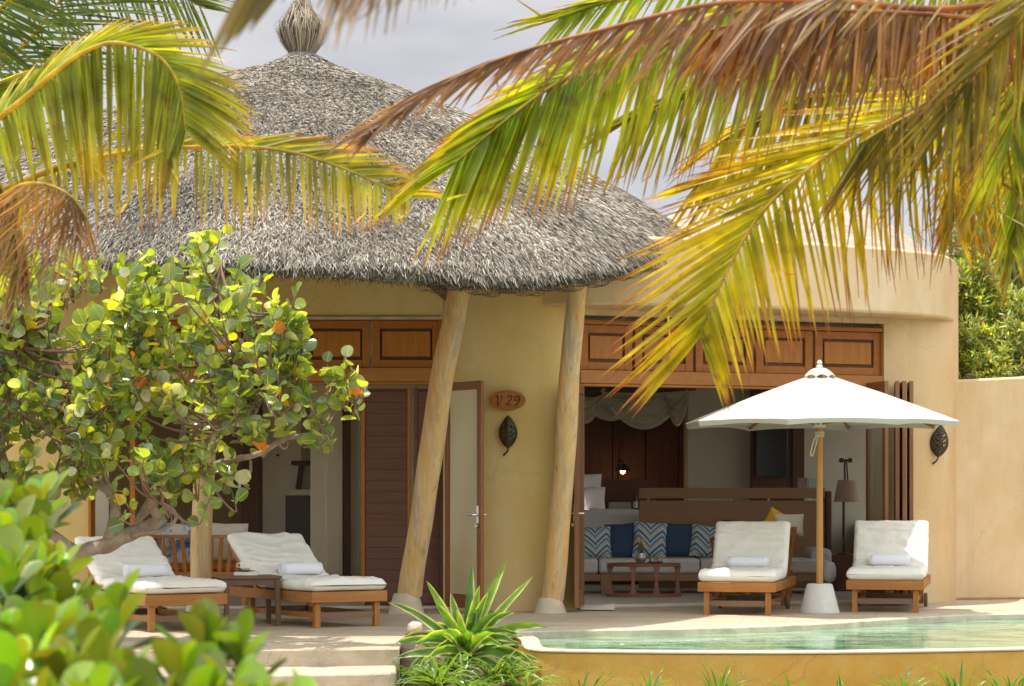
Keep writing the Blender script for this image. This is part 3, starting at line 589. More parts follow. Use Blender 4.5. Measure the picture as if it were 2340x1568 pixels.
leaf_sconce(2145, 1008, 27.28, 'dark metal leaf light partly hidden behind the umbrella edge', 1.0, .1)

# ---------------------------------------------------------------- loungers
def rbox_sweep(path, w, h, n=24, seed=0, amp=.006, quilt=None):
    """mattress: rounded section swept along path (y,z) in local coordinates"""
    pts = catmull([Vector((0, y, z)) for y, z in path], 96); b = MB(); rows = []
    CS = [(u, (0, 1)) for u in [-1+2*k/24 for k in range(25)]]+[(1, (math.sin(a), math.cos(a))) for a in [math.pi*k/8 for k in range(1, 8)]]+[(u, (0, -1)) for u in [1-2*k/8 for k in range(9)]]+[(-1, (-math.sin(a), math.cos(a))) for a in [math.pi*k/8 for k in range(7, 0, -1)]]
    CS = CS[::-1]; pl_len = 1.9
    m_ = len(pts)
    for k, p in enumerate(pts):
        tt = (pts[min(k+1, m_-1)]-pts[max(k-1, 0)]).normalized(); nn_ = Vector((0, -tt.z, tt.y)); s_ = k/(m_-1)
        e = min(s_, 1-s_)*m_/3.0; endk = math.sqrt(max(0, 1-(1-min(e, 1))**2)); endk = max(endk, .02)
        q = 1
        if quilt and s_ > quilt[0]: q = 1-.10*max(0, math.cos((s_-quilt[0])*2*math.pi*quilt[1]))**6
        row = []
        for (cxn, czn) in CS:
            x = cxn*(w/2-h*.42)+(czn[0])*h*.42; zz_ = czn[1]*h/2*endk*q; x *= .975+.025*endk
            v = p+Vector((x, 0, 0))+nn_*zz_; top_ = 1 if czn[1] > .3 else .25
            L1_ = s_*pl_len
            wr = 1-2*abs(noise.noise(Vector((x*3.2+seed, L1_*9, seed*.7))))
            wr2 = 1-2*abs(noise.noise(Vector((x*9+seed, L1_*16+x*3, 3.1))))
            d = (wr**3*.9+wr2**2*.35-.5)*amp*1.6*top_+noise.noise(Vector((x*2, L1_*3, seed)))*amp*1.2*top_
            row.append(b.av(v+nn_*d+Vector((math.copysign(abs(d)*.5, x), 0, 0))))
        rows.append(row)
    for k in range(m_-1):
        for j in range(len(CS)): b.af(rows[k][j], rows[k][(j+1) % len(CS)], rows[k+1][(j+1) % len(CS)], rows[k+1][j])
    b.af(*rows[0][::-1]); b.af(*rows[-1]); return b
def lounger(name, label, px, py, rot, backang, seed, hinge=1.2, blen=.72, crumple=.006, wd=.80):
    Y0 = FPX*EYE/(py-HY); loc = P(px, py, Y0); loc.z = 0
    t = thing(name, label, 'sun lounger', (0, 0, 0), 'white cushioned wooden sun loungers on the terrace')
    hw = wd/2; Ln = 1.9; zt = .335; zb = .235
    for ya, yb in ((0, .035), (Ln-.035, Ln)): MB().box(-hw+ya*.001, hw-ya*.001, ya, yb, zb, zt-ya*.001).build('end_rail', TEAKX, t, bev=.004)
    for xa in (-hw+.002, hw-.036): MB().box(xa, xa+.034, .037, Ln-.037, zb+.002, zt-.003).build('side_rail', TEAKY, t, bev=.004)
    s_ = MB(); y = .06
    while y < hinge: s_.box(-hw+.04, hw-.04, y, y+.06, zt-.03, zt-.008); y += .085
    s_.build('slatting', TEAKX, t)
    c_, sn = math.cos(backang), math.sin(backang)
    b = MB(); b.M = Matrix.Translation((0, hinge, zt-.01)) @ Matrix.Rotation(backang, 4, 'X')
    b.box(-hw+.05, -hw+.085, 0, blen, -.03, 0); b.box(hw-.085, hw-.05, 0, blen, -.03, 0); y = .04
    while y < blen-.04: b.box(-hw+.086, hw-.086, y, y+.05, -.02, -.001); y += .08
    bk = b.build('backrest', TEAKX, t)
    b = MB(); b.beam((-.25, hinge+blen*.6*c_, zt+blen*.6*sn-.03), (-.25, min(hinge+blen*c_+.15, Ln-.1), zb+.03), .03, .03); b.beam((.25, hinge+blen*.6*c_, zt+blen*.6*sn-.03), (.25, min(hinge+blen*c_+.15, Ln-.1), zb+.03), .03, .03); b.build('prop', TEAKZ, bk)
    for x in (-1, 1):
        l_ = MB(); l_.box(x*(hw-.085)-.028, x*(hw-.085)+.028, .04, .095, 0, zb-.001); l_.build('leg', TEAKZ, t, bev=.004)
        l_ = MB(); l_.box(x*(hw-.085)-.026, x*(hw-.085)+.026, 1.36, 1.42, .03, zb-.001); l_.build('leg', TEAKZ, t, bev=.004)
        w_ = MB(); w_.M = Matrix.Translation((x*(hw-.035), 1.39, .075)) @ Matrix.Rotation(R(90), 4, 'Y'); w_.lathe([(.02, -.018), (.07, -.018), (.075, -.012), (.075, .012), (.07, .018), (.02, .018)], (0, 0, 0), 24); w_.build('wheel', OLDZ, t)
    for ya in (.055, 1.375): MB().box(-hw+.11, hw-.11, ya, ya+.025, .085, .145).build('stretcher', OLDX, t, bev=.003)
    for xa in (-hw+.1, hw-.1): MB().beam((xa, .1, .115), (xa, 1.355, .115), .03, .05).build('side_stretcher', TEAKY, t, bev=.003)
    th = .125; zc = zt+th*.48
    path = [(.0, zc), (.3, zc), (.7, zc), (hinge-.18, zc), (hinge-.05, zc+.02), (hinge+.10*c_, zc+.03+.12*sn), (hinge+.4*c_-.03*sn, zc+.4*sn+.02), (hinge+(blen+.0)*c_-.03*sn, zc+(blen)*sn+.02)]
    mt = rbox_sweep(path, wd*1.0, th, seed=seed, amp=crumple, quilt=(.52, 11) if backang > .7 else (.0, 0.0001)); mt.build('mattress', CANVAS, t, ang=3)
    t.location = loc; t.rotation_euler = (0, 0, rot)
    # towel
    tw = MB(); rad = .062; ln = .41; n_ = 40; rows = []
    for k in range(11):
        x = -ln/2+ln*k/10; rows.append([tw.av((x, math.cos(2*math.pi*j/24)*rad*(1+.04*noise.noise(Vector((x*8, j*.5, seed)))), math.sin(2*math.pi*j/24)*rad*.93*(1+.05*noise.noise(Vector((x*6, j*.4, seed+5)))))) for j in range(24)])
    for k in range(10):
        for j in range(24): tw.af(rows[k][j], rows[k][(j+1) % 24], rows[k+1][(j+1) % 24], rows[k+1][j])
    for sgn in (-1, 1):   # spiral ends
        sp = [Vector((sgn*(ln/2+.004), math.cos(a)*rad*(1-a/22), math.sin(a)*rad*(1-a/22)*.93)) for a in [q*.35 for q in range(54)]]
        tw.tube(sp, .0075, 6)
        tw.af(*(rows[0][::-1] if sgn < 0 else rows[-1]))
    ty = hinge-.13; T_ = Matrix.Translation(loc) @ Matrix.Rotation(rot, 4, 'Z')
    o = tw.build('rolled_towel', TOWEL, ang=2)
    o.matrix_world = T_ @ Matrix.Translation((.0 if backang > .7 else .05, ty, zt+th+.055)) @ Matrix.Rotation(random.uniform(-.06, .06), 4, 'Z')
    o.location = o.matrix_world.translation; o.rotation_euler = (0, 0, rot)
    return t, o
lr = [('white cushioned wooden lounger at far left under the sea grape tree', 427, 1443, R(31), R(33), 3, 'white rolled towel on the far left lounger beneath the tree'),
      ('white cushioned wooden lounger between the side table and the leaning post', 800, 1434, R(33), R(35), 11, 'white rolled towel on the lounger beside the leaning post'),
      ('white cushioned wooden lounger standing left of the umbrella pole', 1683, 1406, R(-13), R(58), 23, 'white rolled towel on the lounger left of the umbrella'),
      ('white cushioned wooden lounger standing right of the umbrella pole', 2022, 1400, R(-12), R(58), 37, 'white rolled towel on the lounger right of the umbrella')]
for k, (lab, px, py, rot, ba, sd, tl_) in enumerate(lr):
    t_, o_ = lounger('sun_lounger', lab, px, py, rot, ba, sd, hinge=1.2 if k < 2 else 1.05, blen=.72 if k < 2 else .60, crumple=.014 if k < 2 else .010)
    tag(o_, tl_, 'towel', 'rolled white towels on the loungers')

# ---------------------------------------------------------------- side table, cup, armchairs
def side_table():
    Y = 22.7; cx, cy = X(566, Y), Y; t = thing('side_table', 'small weathered wooden side table between the two left loungers', 'table', (cx, cy, 0))
    Mx = Matrix.Translation((cx, cy, 0)) @ Matrix.Rotation(R(20), 4, 'Z')
    b = MB(); b.M = Mx; b.box(-.28, .28, -.22, .22, .445, .47); b.build('top', OLDX, t, bev=.004)
    b = MB(); b.M = Mx
    for y in (-.19, .17): b.box(-.235, .235, y, y+.02, .385, .444)
    for x in (-.25, .23): b.box(x, x+.02, -.169, .169, .386, .443)
    b.build('apron', OLDX, t)
    for x in (-.24, .24):
        for y in (-.18, .18): b = MB(); b.M = Mx; b.beam((x*1.04, y*1.04, 0), (x, y, .444), .045, .045); b.build('leg', OLDZ, t, bev=.003)
    return cx, cy
tx_, ty_ = side_table()
b = MB(); b.box(tx_-.12, tx_+.10, ty_-.10, ty_+.10, .472, .505); tag(b.build('book', PAPER, bev=.004, loc=(tx_, ty_, .472)), 'pale closed book lying on the weathered side table', 'book')
b = MB(); b.lathe([(.02, .507), (.10, .517), (.102, .520), (.03, .512)], (tx_-.03, ty_, 0), 24); tag(b.build('saucer', OLDX, loc=(tx_-.03, ty_, .507)), 'small brown dish under the white cup on the book', 'dish')
c_ = thing('cup', 'white cup standing on the book on the side table', 'cup', (tx_-.02, ty_, .52))
b = MB(); b.lathe([(.03, .521), (.05, .54), (.055, .60), (.052, .60), (.046, .545), (.01, .53)], (tx_-.02, ty_, 0), 24); b.build('bowl', M('white_china', (.75, .72, .64), .25, .02), c_)
b = MB(); b.tube([(tx_-.07, ty_, .585), (tx_-.10, ty_, .58), (tx_-.10, ty_, .55), (tx_-.068, ty_, .545)], .006, 6); b.build('handle', M('white_china_2', (.75, .72, .64), .25, .02), c_)

def cushion(w, h, th, pinch=.06):
    b = MB()
    def fn(sgn):
        def q(u, v):
            a, c = 2*u-1, 2*v-1; k = (1-a**4)*(1-c**4); e = 1-pinch*(1-abs(a*c))*(abs(a)**4+abs(c)**4)
            return (a*w/2*e*(-sgn if False else 1), sgn*(th/2*k**.55), c*h/2*e)
        return q
    b.grid(fn(-1), 14, 14); n0 = len(b.f); b.grid(fn(1), 14, 14)
    for k in range(n0, len(b.f)): b.f[k] = b.f[k][::-1]; b.uv[k] = b.uv[k][::-1]
    return b
def chevron():
    m = bpy.data.materials.new('chevron_fabric'); m.use_nodes = True; n = m.node_tree.nodes; l = m.node_tree.links.new; b = n['Principled BSDF']; b.inputs['Roughness'].default_value = .95
    uv = n.new('ShaderNodeUVMap'); s = n.new('ShaderNodeSeparateXYZ'); l(uv.outputs[0], s.inputs[0])
    def ma(op, x, y=None):
        q = n.new('ShaderNodeMath'); q.operation = op
        for k, e in enumerate((x, y)):
            if e is None: continue
            if isinstance(e, (int, float)): q.inputs[k].default_value = e
            else: l(e, q.inputs[k])
        return q.outputs[0]
    nz = n.new('ShaderNodeTexNoise'); nz.inputs['Scale'].default_value = 30; l(uv.outputs[0], nz.inputs['Vector'])
    tri = ma('PINGPONG', ma('ADD', s.outputs[0], .22), .36)
    tri = ma('POWER', ma('MULTIPLY', tri, 2.77), .8)
    y = ma('ADD', ma('MULTIPLY', ma('SUBTRACT', s.outputs[1], ma('MULTIPLY', tri, .34)), 2.7), ma('MULTIPLY', nz.outputs['Fac'], .10))
    fr_ = ma('FRACT', ma('ADD', y, 2)); r = n.new('ShaderNodeValToRGB'); r.color_ramp.interpolation = 'CONSTANT'; e = r.color_ramp.elements
    cl_ = [(0, (.03, .11, .20)), (.13, (.12, .25, .36)), (.26, (.60, .56, .48)), (.42, (.26, .25, .22)), (.50, (.60, .56, .48)), (.60, (.05, .17, .26)), (.72, (.16, .30, .44)), (.84, (.55, .52, .45))]
    e[0].color = cl_[0][1]+(1,); e[1].position = cl_[1][0]; e[1].color = cl_[1][1]+(1,)
    for p, c in cl_[2:]: q = e.new(p); q.color = c+(1,)
    l(fr_, r.inputs[0]); l(r.outputs[0], b.inputs['Base Color']); return m
CHEV = chevron()
def floral():
    m = M('floral_fabric', (.62, .62, .58), .95, .03, 20); return addmix(addmix(m, 6, (.10, .22, .45), .50, .56, .9), 11, (.03, .09, .30), .57, .62, .9)
FLOR = floral()
def put_cushion(px, py, Y, w, h, mat, label, name='throw_pillow', th=.16, lean=R(-14), rz=0, roll=0, cat='cushion', group=None):
    b = cushion(w, h, th); o = b.build(name, mat, ang=3); o.location = P(px, py, Y); o.rotation_euler = (lean, roll, rz); return tag(o, label, cat, group)

def slat_chair(name, label, cx, cy, rz, W_=.95, ht=.80):
    t = thing(name, label, 'armchair', (cx, cy, 0)); D_ = .62
    T = Matrix.Translation((cx, cy, 0)) @ Matrix.Rotation(rz, 4, 'Z')
    hw = W_/2
    b = MB(); b.M = T; b.beam((-hw*.9, 0, .36), (hw*.9, 0, .36), .05, .06); b.beam((-hw*.9, D_, .36), (hw*.9, D_, .36), .05, .06); b.beam((-hw*.9, 0, .36), (-hw*.9, D_, .36), .05, .06); b.beam((hw*.9, 0, .36), (hw*.9, D_, .36), .05, .06); b.build('seat_frame', TEAKX, t, bev=.004)
    for x in (-1, 1):
        for y in (0.0, D_): b = MB(); b.M = T; b.beam((x*hw*.86, y, 0), (x*hw*.9, y, .36), .06, .06, tap=1.2); b.build('leg', TEAKZ, t, bev=.004)
    b = MB(); b.M = T; b.beam((-hw*1.06, -.06, ht), (hw*1.06, -.06, ht), .055, .035); b.build('back_rail', TEAKX, t, bev=.004)
    n = 11
    for k in range(n): b = MB(); b.M = T; u = -1+2*k/(n-1); b.beam((u*hw*.88, 0, .37), (u*hw*1.03, -.06, ht-.015), .042, .02, up=(0, 1, 0)); b.build('back_slat', TEAKZ, t, bev=.003)
    for x in (-1, 1):
        b = MB(); b.M = T; b.beam((x*hw*1.06, -.05, ht), (x*hw*1.02, D_+.02, ht-.13), .055, .035); b.build('arm_rail', TEAKY, t, bev=.004)
        for k in range(5): b = MB(); b.M = T; v = .12+.88*k/4; b.beam((x*hw*.9, v*D_, .37), (x*hw*1.03, v*D_, ht-.02-.13*v), .02, .042, up=(0, 1, 0)); b.build('arm_slat', TEAKZ, t, bev=.003)
    return T
T = slat_chair('slatted_armchair', 'slatted wooden armchair behind the weathered round post at left', X(463, 26.0), 26.0, R(-2), 1.04, Z(1226, 26.0))
b = MB(); b.M = T; b.box(-.40, .40, .03, .62, .395, .48); tag(b.build('seat_cushion', ORANGE, bev=.03, loc=(T.translation.x, T.translation.y+.3, .395)), 'orange seat cushion on the slatted armchair behind the round post', 'cushion')
put_cushion(405, 1246, 26.2, .52, .50, FLOR, 'cushion with blue flower print on the slatted armchair', roll=.05, lean=R(10))
put_cushion(345, 1226, 26.3, .36, .36, YELLOW, 'mustard yellow cushion behind the blue flowered cushion', roll=-.1, lean=R(10))
put_cushion(515, 1240, 26.25, .50, .44, CREAM, 'plain cream cushion on the slatted armchair right of the post', roll=.03, lean=R(10))
T = slat_chair('slatted_armchair', 'slatted wooden armchair indoors behind the lounger near the umbrella', X(1755, 27.2), 27.3, R(28), .66, Z(1208, 27.2))
put_cushion(1803, 1200, 27.7, .34, .26, CREAM, 'small cream cushion on the armchair beside the mustard one', lean=R(8), th=.12)
put_cushion(1776, 1196, 27.85, .30, .28, YELLOW, 'mustard yellow cushion peeking over the indoor armchair', roll=.5, lean=R(8), th=.12)
# small flower seen behind the second lounger
fp = thing('flower_bowl', 'bowl of orange flowers behind the lounger beside the leaning post', 'flowers', P(594, 1250, 27.0))
b = MB(); b.lathe([(.05, -.02), (.09, .05), (.10, .09), (.09, .09), (.03, .0)], P(594, 1262, 27.0), 18); b.build('bowl', CLAY, fp)
b = MB()
for k in range(26):
    a = random.uniform(0, 6.28); r_ = random.uniform(.02, .09); q = P(594, 1240, 27.0)+Vector((r_*math.cos(a), r_*math.sin(a)*.5, random.uniform(-.02, .03))); b.lathe([(.0, -.012), (.022, 0), (.0, .014)], q, 7)
b.build('blossoms', M('orange_petal', (.75, .16, .03), .6, .3, 30), fp)

# ---------------------------------------------------------------- umbrella
UY = 25.0; UX = X(1873, UY)
um = thing('parasol', 'open white canvas parasol with wooden pole and concrete base', 'parasol', (UX, UY, 0))
b = MB(); b.lathe([(.0, 0), (.205, 0), (.205, .012), (.135, .285), (.12, .30), (.0, .30)], (UX, UY, .001), 40); b.build('base', CONC, um)
b = MB(); b.tube([(UX, UY, .3), (UX, UY, 2.3), (UX, UY, 2.55)], [.036, .032, .03], 16); b.build('pole', wood('pole_wood', (.52, .27, .08), (.38, .17, .05), 2, .35), um)
zt, zr, RR = Z(852, UY), Z(966, UY), 1.44; a0 = R(-90-20)
can = MB(); NR = 8; sub = 10; rows = []
for j in range(15):
    s_ = .10+.90*j/14; row = []
    for k in range(NR*sub):
        f = (k % sub)/sub; a1 = a0+2*math.pi*(k//sub)/NR; a2 = a1+2*math.pi/NR
        q = Vector((math.cos(a1), math.sin(a1), 0)).lerp(Vector((math.cos(a2), math.sin(a2), 0)), f)*RR*s_
        sag = 4*f*(1-f); q *= 1-.05*sag*s_*s_
        z = lerp(zt, zr, s_)+.012*math.sin(math.pi*s_)-.036*sag*math.sin(math.pi*s_*.9)+.026*sag*s_**6
        row.append(can.av((UX+q.x, UY+q.y, z+.004*noise.noise(q*4))))
    rows.append(row)
for j in range(14):
    for k in range(NR*sub): can.af(rows[j][k], rows[j+1][k], rows[j+1][(k+1) % (NR*sub)], rows[j][(k+1) % (NR*sub)])
# valance
row = []
for k in range(NR*sub):
    v = Vector(can.v[rows[-1][k]]); f = (k % sub)/sub; d = Vector((v.x-UX, v.y-UY, 0)).normalized(); row.append(can.av(v-d*.012+Vector((0, 0, -.055+.012*abs(math.sin(f*math.pi))))))
for k in range(NR*sub): can.af(rows[-1][k], row[k], row[(k+1) % (NR*sub)], rows[-1][(k+1) % (NR*sub)])
def cloth(m, tr=.25):
    n = m.node_tree.nodes; l = m.node_tree.links.new; t = n.new('ShaderNodeBsdfTranslucent'); t.inputs[0].default_value = (.75, .72, .62, 1); s = n.new('ShaderNodeMixShader'); s.inputs[0].default_value = tr
    l(n['Principled BSDF'].outputs[0], s.inputs[1]); l(t.outputs[0], s.inputs[2]); l(s.outputs[0], n['Material Output'].inputs[0])
cloth(UMB, .10)
cano = can.build('canopy', UMB, um, ang=.5)
for k in range(8):
    MB().tube([Vector(can.v[j*NR*sub+k*sub])+Vector((0, 0, .002)) for j in range(15)], .004, 5).build('seam', CANVAS, cano)
b = MB(); rows = []
for j in range(6):
    s_ = j/5; row = []
    for k in range(48):
        f = (k % 6)/6; a = a0+2*math.pi*k/48; r_ = (.045+.125*s_)*(1-.10*4*f*(1-f)*s_); row.append(b.av((UX+r_*math.cos(a), UY+r_*math.sin(a), zt+.05-.10*s_**1.6+(.028*4*f*(1-f)*s_**2))))
    rows.append(row)
for j in range(5):
    for k in range(48): b.af(rows[j][k], rows[j+1][k], rows[j+1][(k+1) % 48], rows[j][(k+1) % 48])
b.af(*rows[0][::-1]); b.build('vent_cap', UMB, cano)
b = MB(); b.lathe([(.03, 0), (.035, .02), (.022, .04), (.030, .06), (.012, .085), (0, .09)], (UX, UY, zt+.045), 16); b.build('finial', CONC, um)
for k in range(8):
    a = a0+2*math.pi*k/8; b = MB(); d = Vector((math.cos(a), math.sin(a), 0)); top = Vector((UX, UY, zt-.075))+d*.04; end = Vector((UX, UY, zr-.028))+d*RR*.985
    b.beam(top, end, .018, .026); o = b.build('rib', TEAKX, um)
    b = MB(); b.beam(Vector((UX, UY, zr-.02))+d*.04, top.lerp(end, .55)-Vector((0, 0, .02)), .014, .02); b.build('strut', TEAKX, o)
b = MB(); b.lathe([(.04, -.03), (.065, -.03), (.065, .03), (.04, .03)], (UX, UY, zr-.02), 16); b.build('runner', CONC, um)
b = MB()
for k in range(3): b.tube([(UX+.042*math.cos(a), UY+.042*math.sin(a), zr-.10-.02*k) for a in [q*.52 for q in range(13)]], .008, 6, False)
b.tube(catmull([(UX-.03, UY-.045, zr-.12), (UX-.07, UY-.05, zr-.20), (UX-.10, UY-.05, zr-.32), (UX-.085, UY-.05, zr-.345), (UX-.06, UY-.05, zr-.29), (UX-.02, UY-.05, zr-.13)], 20), .006, 6); b.build('rope', TWINE, um)

# ---------------------------------------------------------------- right room furniture
SYf = 28.9
sf = thing('sofa', 'long low wooden sofa with grey cushions inside the open room', 'sofa', (X(1600, SYf), SYf, 0))
b = MB(); z0, z1 = Z(1325, SYf), Z(1309, SYf); x0, x1 = X(1300, SYf), X(1880, SYf)
b.box(x0, x1, SYf-.4, SYf-.35, z0, z1); b.box(x0, x1, SYf-.349, SYf+.45, z0+.02, z1-.002); b.build('base', DIVX, sf, bev=.004)
for x in (1380, 1665, 1870): b = MB(); b.box(X(x-10, SYf), X(x+12, SYf), SYf-.42, SYf-.30, .042, z1+.001); b.build('leg', DIVX, sf, bev=.004)
for a_, b__ in ((1302, 1366), (1368, 1598), (1600, 1760), (1762, 1866)):
    b = MB(); b.box(X(a_, SYf-.3), X(b__, SYf-.3), SYf-.42, SYf+.3, z1+.002, Z(1277, SYf-.4)); b.build('seat_cushion', SOFAC, sf, bev=.035)
ar = MB(); ar.prism([(X(1845, SYf), SYf-.35), (X(1893, SYf), SYf-.35), (X(1893, SYf), SYf+.5), (X(1845, SYf), SYf+.5)], z0, Z(1252, SYf)); ar.build('arm', SOFAC, sf, bev=.06)
pls = [(1360, 1240, .38, .40, CHEV, 'blue and white zigzag cushion at the left end of the sofa', -.03, 29.0), (1424, 1236, .42, .44, NAVY, 'navy cushion between the two left zigzag cushions', -.08, 29.1), (1485, 1234, .40, .44, CHEV, 'blue and white zigzag cushion behind the flower vase', .06, 29.0),
       (1551, 1234, .42, .42, NAVY, 'navy cushion right of the zigzag cushion behind the vase', .03, 29.1), (1618, 1238, .42, .40, CHEV, 'blue and white zigzag cushion partly behind the lounger', .12, 29.0),
       (1697, 1230, .48, .44, NAVY, 'navy cushion showing above the lounger backrest', .05, 29.1), (1748, 1232, .40, .42, CHEV, 'blue and white zigzag cushion showing beside the mustard cushion', .1, 29.2)]
for (px, py, w_, h_, mt, lab, ro_, yy) in pls: put_cushion(px, py, yy, w_*1.02, h_, mt, lab, roll=ro_, group='cushions along the sofa back')
ot = MB(); ot.box(X(1880, 28.2), X(1914, 28.2)-.02, 28.1, 28.6, Z(1332, 28.2), Z(1282, 28.2)); tag(ot.build('floor_cushion', WHITEC, bev=.1, loc=P(1895, 1335, 28.3)), 'rounded pale seat cushion beside the umbrella pole indoors', 'cushion')
# coffee table
CY = 27.8; ct = thing('coffee_table', 'oval wooden coffee table with curved legs before the sofa', 'coffee table', (X(1471, CY), CY, .04))
cxx = X(1471, CY); zt_ = Z(1287, CY)
def ring(mb, rx, ry, w_, z0, z1, n=48):
    o_ = [[mb.av((cxx+(rx-k*w_)*math.cos(2*math.pi*j/n), CY+(ry-k*w_)*math.sin(2*math.pi*j/n), z)) for j in range(n)] for k in (0, 1) for z in (z0, z1)]
    for j in range(n):
        q = (j+1) % n; mb.af(o_[0][j], o_[0][q], o_[1][q], o_[1][j]); mb.af(o_[1][j], o_[1][q], o_[3][q], o_[3][j]); mb.af(o_[3][j], o_[3][q], o_[2][q], o_[2][j]); mb.af(o_[2][j], o_[2][q], o_[0][q], o_[0][j])
CT = wood('coffee_wood', (.28, .13, .07), (.2, .08, .045), 0, .4)
b = MB(); b.lathe([(.0, zt_-.035), (.42, zt_-.035), (.43, zt_), (.0, zt_)], (cxx, CY, 0), 48, 1, .62); b.build('top', CT, ct, bev=.004)
b = MB(); ring(b, .43, .265, .05, .042, .075); b.build('base_ring', CT, ct)
for k in range(4):
    a = R(45-12)+[0, R(114), R(180), R(294)][k]; q = Vector((cxx+.39*math.cos([0, math.pi, R(250), R(290)][k]), CY+.235*math.sin([0, math.pi, R(250), R(290)][k]), 0)); b = MB(); hh = zt_-.035-.075
    for s1, s2 in ((0, .2), (.2, .5), (.5, .8), (.8, 1)):
        wf = lambda s_: .035+.05*abs(2*s_-1)**2.5
        z_a, z_b = .075+s1*hh, .075+s2*hh; wa, wb = wf(s1), wf(s2)
        i = [b.av((q.x+sx*w__, q.y+sy*.018, z)) for z, w__ in ((z_a, wa), (z_b, wb)) for sx, sy in ((-.5, -1), (.5, -1), (.5, 1), (-.5, 1))]
        for f in ((0, 1, 5, 4), (1, 2, 6, 5), (2, 3, 7, 6), (3, 0, 4, 7)): b.af(*[i[j] for j in f])
    b.build('leg', CT, ct)
vs = thing('flower_vase', 'round metal vase of orange flowers on the coffee table', 'vase', (X(1464, CY), CY, zt_))
b = MB(); b.lathe([(.03, .001), (.06, .03), (.068, .06), (.05, .10), (.045, .115), (.03, .11)], (X(1464, CY), CY, zt_), 24); b.build('vase', M('pewter', (.45, .42, .36), .35, .1, 8, metal=.7), vs)
vb = Vector((X(1464, CY), CY, zt_+.11)); st_ = MB(); fl_ = MB(); fo = MB()
for k in range(9):
    a = random.uniform(0, 6.28); r_ = random.uniform(.01, .06); hgt = random.uniform(.08, .2); q = vb+Vector((r_*math.cos(a), r_*math.sin(a)*.6, hgt)); st_.tube([vb, vb.lerp(q, .6)+Vector((.005, 0, .01)), q], .003, 5)
    m_ = fl_ if k < 5 else fo
    if k < 5: fl_.m = 0 if k < 4 else 1; fl_.lathe([(0, -.012), (.028, -.004), (.024, .012), (0, .018)], q+Vector((0, 0, .01)), 9)
for k in range(14):
    a = random.uniform(0, 6.28); d = Vector((math.cos(a), math.sin(a)*.6, random.uniform(.3, 1.5))).normalized(); q = vb+d*random.uniform(.05, .13); w_ = Vector((-d.y, d.x, .2)).normalized()*.012
    i = [fo.av(vb), fo.av(vb.lerp(q, .5)+w_), fo.av(q), fo.av(vb.lerp(q, .5)-w_)]; fo.af(*i)
st_.build('stems', M('stem_green', (.06, .12, .03), .6), vs); fo.build('leaves', M('posy_green', (.07, .16, .03), .6), vs); fl_.build('blossoms', [M('marigold', (.75, .26, .02), .6, .2, 40), M('red_bloom', (.35, .03, .04), .6)], vs)
b = MB(); tyx = X(1498, CY); b.lathe([(.0, .001), (.09, .001), (.10, .012), (.085, .008), (0, .006)], (tyx, CY-.02, zt_), 24); tag(b.build('round_tray', M('brass_tray', (.16, .12, .08), .4, metal=.5), loc=(tyx, CY-.02, zt_)), 'round brown tray on the coffee table right of the vase', 'tray')
for k, dx in enumerate((-.04, .045)):
    b = MB(); b.lathe([(.02, .010), (.036, .025), (.038, .05), (.026, .066), (.0, .07)], (tyx+dx, CY-.03, zt_), 18)
    tag(b.build('metal_pot', M('pot_metal%d' % k, (.5, .46, .40), .35, .1, 8, metal=.6), loc=(tyx+dx, CY-.03, zt_+.01)), ('left' if k == 0 else 'right')+' of the two small metal pots on the round tray', 'pot', 'small metal pots on the tray')
# divider with top rail
DY = 30.2; dv = thing('room_divider', 'brown wooden room divider with gap under its top rail', 'divider', (X(1670, DY), DY, .04))
b = MB(); b.box(X(1461, DY), X(1885, DY), DY, DY+.08, .042, Z(1144, DY)); b.build('panel', DIVX, dv, bev=.004)
b = MB(); b.box(X(1461, DY), X(1885, DY), DY-.02, DY+.12, Z(1139, DY), Z(1115, DY)); b.build('top_rail', DIVX, dv, bev=.004)
for x in (1482, 1567, 1670, 1757, 1850): b = MB(); b.tube([(X(x, DY), DY+.04, Z(1145, DY)), (X(x, DY), DY+.04, Z(1138, DY))], .014, 8); b.build('spacer', STEEL, dv)
b = MB(); b.box(X(1886, DY), X(1901, DY), DY-.02, DY+.6, .042, Z(1122, DY)); b.build('end_post', DARKX, dv, bev=.02)
for (x0, x1, y0, mt, lab) in ((1824, 1845, 1092, M('photo_book', (.62, .52, .48), .5, .5, 9, c2=(.2, .08, .05)), 'reddish standing book on the divider left of the pole'), (1848, 1872, 1094, M('mint_book', (.45, .58, .52), .5, .15, 14, c2=(.25, .42, .38)), 'mint green standing book on the divider behind the pole')):
    b = MB(); b.box(X(x0, DY), X(x1, DY), DY, DY+.05, Z(1114.6, DY), Z(y0, DY)); tag(b.build('book', mt, loc=P((x0+x1)/2, 1114.6, DY)), lab, 'book')
